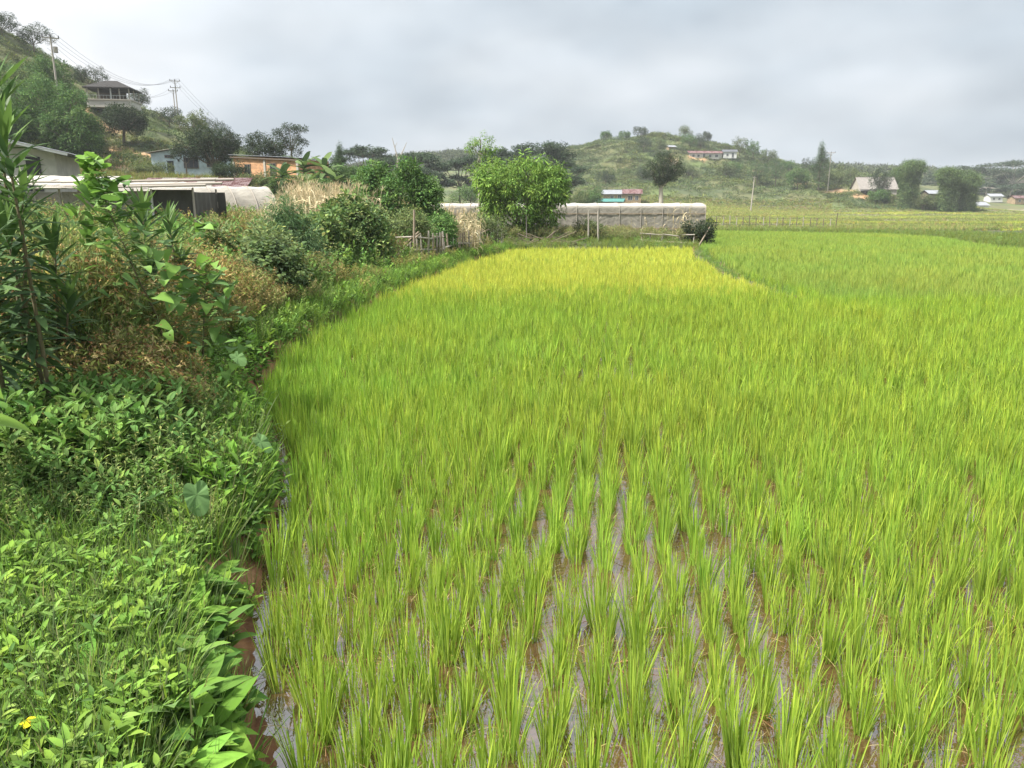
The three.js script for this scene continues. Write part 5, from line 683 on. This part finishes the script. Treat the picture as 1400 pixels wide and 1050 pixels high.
// dry maize
{ const r = rng(165), stalk = (seed) => { const q = rng(seed), g = new GB(), c = [[0.42, 0.36, 0.21], [0.52, 0.46, 0.29], [0.33, 0.27, 0.15], [0.44, 0.36, 0.22]], h = 1.5 + 0.4 * q(); g.tube([V(0, -0.05, 0), V(0.02, h * 0.5, 0), V(0.05, h, 0.02)], [0.013, 0.011, 0.005], 4, c[0]); for (let k = 0; k < 9; k++) { const a = k * PI + (q() - 0.5) * 1.2, u = 0.15 + 0.8 * k / 9; g.leaf(V(0.03 * u, h * u, 0), V(Math.cos(a), 0.9 + q() * 0.8, Math.sin(a)), 0.42 + 0.25 * q(), 0.045, jit(c[Math.floor(q() * 4)], q, 0.2), { segs: 4, droop: 2.2 + q(), fold: 0.3, prof: strap, roll: (q() - 0.5) * 1.5 }); } for (let k = 0; k < 6; k++) { const a = q() * 6.28; g.blade(V(0.05, h, 0.02), V(Math.cos(a) * 0.5, 1, Math.sin(a) * 0.5), 0.22, 0.012, c[3], { segs: 2, droop: 0.6 }); } return g.build(); }, geos = [0, 1, 2, 3].map((i) => stalk(700 + i)), items = [];
  for (let k = 0; k < 1300; k++) { const z = -17 - 17 * r(), az = lerp(-0.375, -0.17, r()), x = az * -z + 0.4; if ((z > -21 && x > -5.9) || x > -4.6) continue; const low = lerp(0.42, 1, smooth(-0.36, -0.29, az)); items.push({ x, y: gy(x, z), z, ry: r() * 6.28, s: (0.9 + 0.35 * r()) * low, tx: (r() - 0.5) * 0.3, tz: (r() - 0.5) * 0.3, c: tone(r, 0.18, 0.06) }); }
  for (let k = 0; k < 260; k++) { const z = -28 - 12 * r(), x = lerp(-0.13, -0.045, r()) * -z; items.push({ x, y: gy(x, z), z, ry: r() * 6.28, s: 0.65 + 0.3 * r(), tx: (r() - 0.5) * 0.35, tz: (r() - 0.5) * 0.35, c: tone(r, 0.2, 0.06) }); }
  stuff('dry_maize_stand', 'stand of dead straw coloured maize behind the bank weeds', 'maize', 'maize_stalks', geos, M.dry, items);
  [[8.2, 1.0], [8.5, 1.12], [8.8, 1.2], [9.05, 1.1], [9.35, 1.15], [9.6, 1.0], [9.9, 0.85], [8.95, 1.15], [9.2, 1.25], [7.6, 0.8], [7.0, 0.85], [6.2, 0.75]].forEach(([x, s], i) => { const m = new THREE.Mesh(geos[i % 4], M.dry); m.name = numbered('dead_maize_plant'); m.position.set(x, gy(x, -40.2) - 0.02, -40.2 + (i % 3) * 0.35); m.rotation.y = i * 1.7; m.scale.setScalar(s * 0.95); m.castShadow = m.receiveShadow = true; scene.add(tag(m, 'dead straw coloured maize plant at the greenhouse corner', 'maize', 'dead maize plants at the greenhouse corner')); });
  // dry weeds and herbs along the greenhouse
  const wl = [], hl = []; for (let k = 0; k < 520; k++) { const x = -0.5 + 10.5 * r(), z = -38.2 - 4 * r(); (r() < 0.62 ? wl : hl).push({ x, y: gy(x, z), z, ry: r() * 6.28, s: 0.45 + 0.5 * r(), c: tone(r, 0.2).map((v) => v * 1.1) }); }
  stuff('greenhouse_dry_weeds', 'brown dry weeds standing along the greenhouse wall', 'weeds', 'dry_weeds', weedsDry, M.dry, wl); stuff('greenhouse_weeds', 'green weeds between the fence and the greenhouse', 'weeds', 'weeds', herbMid, M.weed, hl.map((p) => ({ ...p, s: p.s * 1.3 })));
}
// umbrella-crowned trees of the middle distance
[[-33, -172, 15.0, 13, 8, 'umbrella crowned tree closest to the slim cypress'], [-22, -168, 13.5, 13, 8, 'umbrella crowned tree between the hedge and the slender tree'], [-12, -176, 13.5, 11, 7, 'umbrella crowned tree behind the slender tree'], [-2, -172, 14.5, 12, 7, 'umbrella crowned tree between slender tree and bright green crown'], [6.5, -168, 16.0, 13, 9, 'tallest umbrella crowned tree above the bright green crown'], [11, -182, 13.5, 11, 7, 'umbrella crowned tree at the hill foot'], [0, -160, 9.5, 9, 6, 'low umbrella crowned tree under the taller ones'], [9.5, -160, 9, 9, 6, 'low umbrella crowned tree between bright green crown and hill'], [-18, -158, 9.5, 9, 6, 'low umbrella crowned tree behind the hedge shrub']].forEach(([x, z, h, w, n, l], i) => tree('umbrella_tree', l, 'tree', x, gy(x, z, -0.5), z, { lobes: [...umbrella(50 + i, n + 3, w, h + 1 - groundH(x, z)), ...umbrella(150 + i, 4, w * 0.6, (h - groundH(x, z)) * 0.7)], kind: 'flat', size: 1.5, n: 44, r0: 0.22, seed: 50 + i, trunkTop: h * 0.32, hollow: 0.1, group: 'umbrella trees in the middle distance' }));
// trees over the low ground in front of that hill
[[-28, -150, 6, 3, 'green'], [-8, -146, 5, 3, 'green'], [3, -140, 4.5, 3.2, 'green'], [12, -150, 4.5, 3, 'olive'], [-16, -140, 5, 3, 'green'], [16, -165, 4, 2.6, 'green'], [20, -190, 5, 2.8, 'green']].forEach(([x, z, h, w, kind], i) => tree('lowland_tree', ['small leafy tree below the umbrella tree by the cypress', 'small leafy tree behind the slender tree', 'leafy tree low behind the bright green tree', 'olive tree beside the greenhouse roof line', 'rounded leafy tree behind the hedge bush', 'leafy tree where the hill meets the field', 'leafy tree next to the turquoise shed'][i], 'tree', x, gy(x, z, -0.2), z, { lobes: blob(70 + i, 6, 0, h * 0.55, w, h * 0.42, w, 0.5), kind, size: 0.9, n: 46, r0: 0.14, seed: 70 + i }));
// valley trees on the right
tree('feathery_tree', 'tallest feathery tree, beside the valley power pole', 'tree', 92.6, gy(92.6, -231, -0.3), -231, { lobes: [...cone(80, 8, 7, 13.6, 0.12), [-1.8, 6.5, 0, 1.6, 1.6, 1.4], [1.2, 9.5, 0, 1.4, 2.0, 1.2]], kind: 'feather', size: 1.5, n: 40, r0: 0.22, seed: 80, trunkTop: 8, gap: 0.15 });
[[80.5, -252, 8, 3, 'feather', 'shorter feathery tree of the pair by the orange cutting'], [86, -250, 9.5, 3.6, 'feather', 'taller feathery tree of the pair by the orange cutting'], [73, -262, 6, 3, 'olive', 'bushy tree above the orange cutting'], [98.5, -240, 6, 3.2, 'olive', 'olive tree behind the power pole'], [104, -246, 6.5, 3.5, 'olive', 'olive tree between the power pole and the weathered roof'], [88, -236, 6.5, 3, 'green', 'green tree at the foot of the tall feathery tree'], [111, -258, 6.5, 4, 'olive', 'yellow green tree behind the weathered roof'], [106.4, -221, 8.3, 2.6, 'dark', 'dark oval tree in front of the weathered roof'], [112.8, -209, 4.4, 3.3, 'olive', 'olive round shrub at the edge of the field strips'], [104, -216, 3.4, 2.6, 'green', 'low green bush under the dark oval tree'], [118, -211, 2.6, 3.0, 'green', 'low green hedge bush between shrub and bamboo']].forEach(([x, z, h, w, kind, l], i) => tree('valley_tree', l, 'tree', x, gy(x, z, -0.3), z, { lobes: blob(81 + i, 7, 0, h * 0.56, w, h * 0.46, w, 0.48), kind, size: 1.1, n: 46, r0: 0.16, seed: 81 + i }));
const bamboo = (label, x, z, h, w, seed) => { const r = rng(seed), t = thing('bamboo_clump', label, 'bamboo', x, gy(x, z, -0.2), z), items = [], M_CULM = std(0.17, 0.18, 0.07); for (let k = 0; k < 20; k++) { const a = r() * 6.28, sp = w * (0.2 + 0.42 * r()), hh = h * (0.7 + 0.3 * r()), tip = V(Math.cos(a) * sp, hh, Math.sin(a) * sp * 0.8), c = new THREE.CatmullRomCurve3([V(Math.cos(a) * 0.5, -0.2, Math.sin(a) * 0.5), V(tip.x * 0.3, hh * 0.55, tip.z * 0.3), V(tip.x * 0.75, hh * 0.95, tip.z * 0.75), V(tip.x * 1.15, hh * 0.9, tip.z * 1.15)]), g = new GB(), P = c.getPoints(8); g.tube(P, P.map((_, i) => 0.09 * (1 - i / 9)), 5, [1, 1, 1]); part(t, 'culm', g.build(), M_CULM); for (let i = 0; i < 70; i++) { const p = c.getPoint(lerp(0.0, 1, Math.pow(r(), 0.85))); items.push({ x: p.x + (r() - 0.5) * 3.6, y: p.y + (r() - 0.5) * 1.4, z: p.z + (r() - 0.5) * 3.2, ry: r() * 6.28, tx: (r() - 0.5), tz: (r() - 0.5), s: 0.9 + 0.8 * r(), c: tone(r, 0.25, 0.1) }); } } for (let k = 0; k < 900; k++) { const a = r() * 6.28, u = Math.pow(r(), 0.9), q = Math.sqrt(r()) * w * (0.62 - 0.1 * u + 0.12 * Math.sin(a * 3 + u * 5)); if (u > 0.4 && n3(Math.cos(a) * q * 0.5 + seed, h * u * 0.28, Math.sin(a) * q * 0.5) < 0.02) continue; items.push({ x: Math.cos(a) * q, y: h * u * (0.74 + 0.12 * Math.sin(a * 4 + 1)), z: Math.sin(a) * q * 0.8, ry: r() * 6.28, tx: r() - 0.5, tz: r() - 0.5, s: 0.9 + 0.9 * r(), c: tone(r, 0.28, 0.1) }); } inst(t, 'bamboo', items); };
bamboo('bamboo clump with plumed tips beside the weathered roof', 109.6, -211, 13.2, 3.9, 901); bamboo('dark bamboo clump standing before the umbrella woods', 117.6, -206, 12.2, 3.7, 902); bamboo('paler bamboo clump between the dark one and the white cottage', 123.6, -207, 10.8, 3.5, 903); bamboo('bamboo clump behind the low hut roof', 121.5, -240, 8, 4, 904);
[[196, -345, 19, 22], [212, -352, 22.5, 24], [226, -346, 24, 26], [240, -356, 21, 26], [205, -330, 13, 18], [222, -326, 13, 20], [238, -332, 14, 20], [252, -345, 20, 24], [188, -322, 9, 14], [215, -312, 8, 14]].forEach(([x, z, h, w], i) => tree('far_umbrella_tree', ['far umbrella tree at the bamboo end of the far woods', 'far umbrella tree next after the one at the bamboo end', 'tallest far umbrella tree of the far woods', 'far umbrella tree past the tallest one', 'low far umbrella tree next to the white cottage', 'low far umbrella tree in front of the tallest', 'mid height far umbrella tree by the valley end', 'far umbrella tree closing the valley', 'small far tree beside the bamboo', 'small far tree over the far cottages'][i], 'tree', x, gy(x, z, -0.5), z, { lobes: [...umbrella(300 + i, 8, w, h - groundH(x, z)), ...umbrella(340 + i, 6, w * 0.7, (h - groundH(x, z)) * 0.66)], kind: 'flat', size: 2.2, n: 34, r0: 0.35, barkMat: M_PALEBARK, seed: 300 + i, trunkTop: h * 0.3, hollow: 0.1, group: 'far umbrella trees at the valley end' }));
// single trees standing out on the hills
[[48, -331, 4.5, 2.2, 'thin tree on the crest next to the small crest tree'], [55, -331, 5, 3, 'spreading tree on the hilltop crest'], [74, -331, 6.5, 3, 'round tree at the highest point of the hill'], [71, -310, 6, 3, 'round tree above the orange hill cutting'], [76, -312, 7, 3.4, 'tall round tree behind the long hill house'], [90, -306, 9, 3, 'dark narrow tree beside the white hill annex'], [95, -304, 8, 3.2, 'broader dark tree next to the narrow one by the hill annex'], [51, -300, 6, 3.2, 'round tree in the fold of the hill'], [57, -298, 6, 3, 'round tree beside the hillside hut'], [20, -250, 7, 3, 'dark round tree low on the flank above the turquoise shed'], [30, -246, 5, 3, 'bush tree behind the tan house'], [103, -310, 5, 3, 'yellow green tree on the shoulder below the hill annex'], [110, -306, 5, 3, 'small tree lower on the shoulder below the hill annex'], [119, -308, 7, 3, 'dark tree on the saddle between hill and feathery tree'], [128, -316, 7, 3, 'open tree on the saddle'], [40, -331, 3.5, 2, 'smallest crest tree of the hill'], [83, -330, 5, 1.8, 'thin pointed tree on the crest behind the hill annex'], [62, -270, 4, 3, 'bush tree in the middle of the hill face'], [78, -270, 4.5, 3, 'bush tree under the long hill house'], [45, -262, 4, 3, 'bush tree above the dark crooked tree']].forEach(([x, z, h, w, l], i) => tree('hill_tree', l, 'tree', x, gy(x, z, -0.3), z, { lobes: blob(400 + i, 5, 0, h * 0.6, w, h * 0.4, w, 0.52), kind: ['green', 'dark', 'olive'][i % 3], size: 1.15, n: 34, r0: 0.15, seed: 400 + i }));
// far ridge woods
{ const r = rng(500), it = []; for (let k = 0; k < 2600; k++) { const az = lerp(-0.23, 0.02, r()), d = 380 + 90 * r(), x = az * d, z = -d; it.push({ x, y: gy(x, z, 1), z, ry: r() * 6.28, s: 2.5 + 4 * r() * r(), c: tone(r, 0.35).map((v) => v * 0.7) }); } for (let k = 0; k < 3600; k++) { const az = lerp(0.4, 0.72, r()), d = 370 + 150 * r(), x = az * d, z = -d; it.push({ x, y: gy(x, z, 1.5), z, ry: r() * 6.28, s: 3 + 4.5 * r() * r(), c: tone(r, 0.35).map((v) => v * 0.7) }); } stuff('far_woods', 'hazy woods along the farthest ridges', 'woods', 'trees', LEAF.bush, M.far, it); }
// scrub on the hills and rough grass on the valley floor
{ const r = rng(510), sc = [], lo = []; const put = (list, x, z, s0, s1) => { const h = groundH(x, z); let bare = false; for (const [px, pz, rx, rz] of DIRT) if (Math.hypot((x - px) / rx, (z - pz) / rz) < 0.85) bare = true; if (bare) return; const n = fbm2(x * 0.05, z * 0.05 + 90, 3); list.push({ x, y: h - 0.1, z, ry: r() * 6.28, s: lerp(s0, s1, Math.pow(r(), 2)) * (1 + 0.5 * n), sy: lerp(s0, s1, Math.pow(r(), 2)) * 0.8, c: tone(r, 0.3, 0.14).map((v, k) => v * 1.2 * (1 + n * [0.6, 0.35, 0][k])) }); };
  for (let k = 0; k < 26000; k++) { const az = lerp(-0.02, 0.5, r()), d = 195 + 165 * Math.sqrt(r()), x = az * d, z = -d; if (groundH(x, z) < 2.6) continue; if (fbm2(x * 0.06, z * 0.06, 3) < -0.25 && r() < 0.7) continue; put(sc, x, z, 0.7, 3.2); }
  for (let k = 0; k < 14000; k++) { const az = lerp(-0.75, -0.3, r()), d = 78 + 110 * r(), x = az * d, z = -d; if (groundH(x, z) < 6.5) continue; if (fbm2(x * 0.09, z * 0.09, 3) < -0.1 && r() < 0.75) continue; put(sc, x, z, 0.4, 2.0); }
  for (let k = 0; k < 3000; k++) { const az = lerp(-0.75, -0.1, r()), d = 36 + 60 * r(), x = az * d, z = -d; put(sc, x, z, 0.25, 0.9); }
  for (let k = 0; k < 2600; k++) { const d = 100 + 130 * r(), x = lerp(-0.25, 0.14, r()) * d, z = -d; put(sc, x, z, 0.5, 1.6); }
  for (let k = 0; k < 1500; k++) { const x = lerp(92, 130, r()), z = lerp(-232, -206, r()); put(sc, x, z, 0.6, 2.0); }
  stuff('hill_scrub', 'low green scrub covering the hillsides', 'scrub', 'bushes', LEAF.bush, M.far, sc);
  for (let k = 0; k < 60000; k++) { const d = 62 + 175 * Math.pow(r(), 0.8), x = lerp(0.08, 0.74, r()) * d, z = -d; const h = groundH(x, z); if (h > 4 || sdPaddy(x, z) < 1.5) continue; const s = z * 0.11 + fbm2(x * 0.012, z * 0.02, 2) * 1.6, id = Math.abs(Math.floor(s)) % 5, k2 = s - Math.floor(s); if ((id === 1 || id === 4) && k2 > 0.16 && r() < 0.8) continue; const c = k2 < 0.16 ? [0.85, 0.7, 0.9] : id === 2 ? [2.0, 1.45, 1.2] : [1.5, 1.1, 1.4]; lo.push({ x, y: h - 0.03, z, ry: r() * 6.28, s: (0.6 + 0.5 * r()) * lerp(1, 1.8, smooth(80, 200, d)), sy: 0.5 + 0.35 * r(), c: tone(r, 0.2, 0.1).map((v, j) => v * c[j]) }); }
  for (let k = 0; k < 14000; k++) { const d = 130 + 90 * r(), x = lerp(0.02, 0.42, r()) * d, z = -d; const h = groundH(x, z); if (h < 0.5 || h > 8) continue; lo.push({ x, y: h - 0.03, z, ry: r() * 6.28, s: 1.2 + 1.2 * r(), sy: 0.7 + 0.5 * r(), c: tone(r, 0.2, 0.12).map((v, j) => v * [1.5, 1.05, 1.3][j]) }); }
  for (let k = 0; k < 9000; k++) { const d = 34 + 90 * r(), x = lerp(-0.74, -0.06, r()) * d, z = -d; lo.push({ x, y: gy(x, z, -0.03), z, ry: r() * 6.28, s: 0.7 + 0.9 * r(), c: tone(r, 0.25, 0.15).map((v, j) => v * [1.2, 0.8, 1][j]) }); }
  stuff('field_grass', 'rough grass and crops in strips over the valley floor', 'grass', 'grass_tufts', [tuft(900, 16, 0.6, 0.03, 0.6, G_MID, 2), tuft(901, 16, 0.55, 0.03, 0.7, G_OLIVE, 2)], M.far, lo);
  console.log('scrub', sc.length, 'field grass', lo.length);
}
scene.fog = new THREE.FogExp2(new THREE.Color(0.88, 0.92, 0.96), 0.00032);
renderer.render(scene, camera);
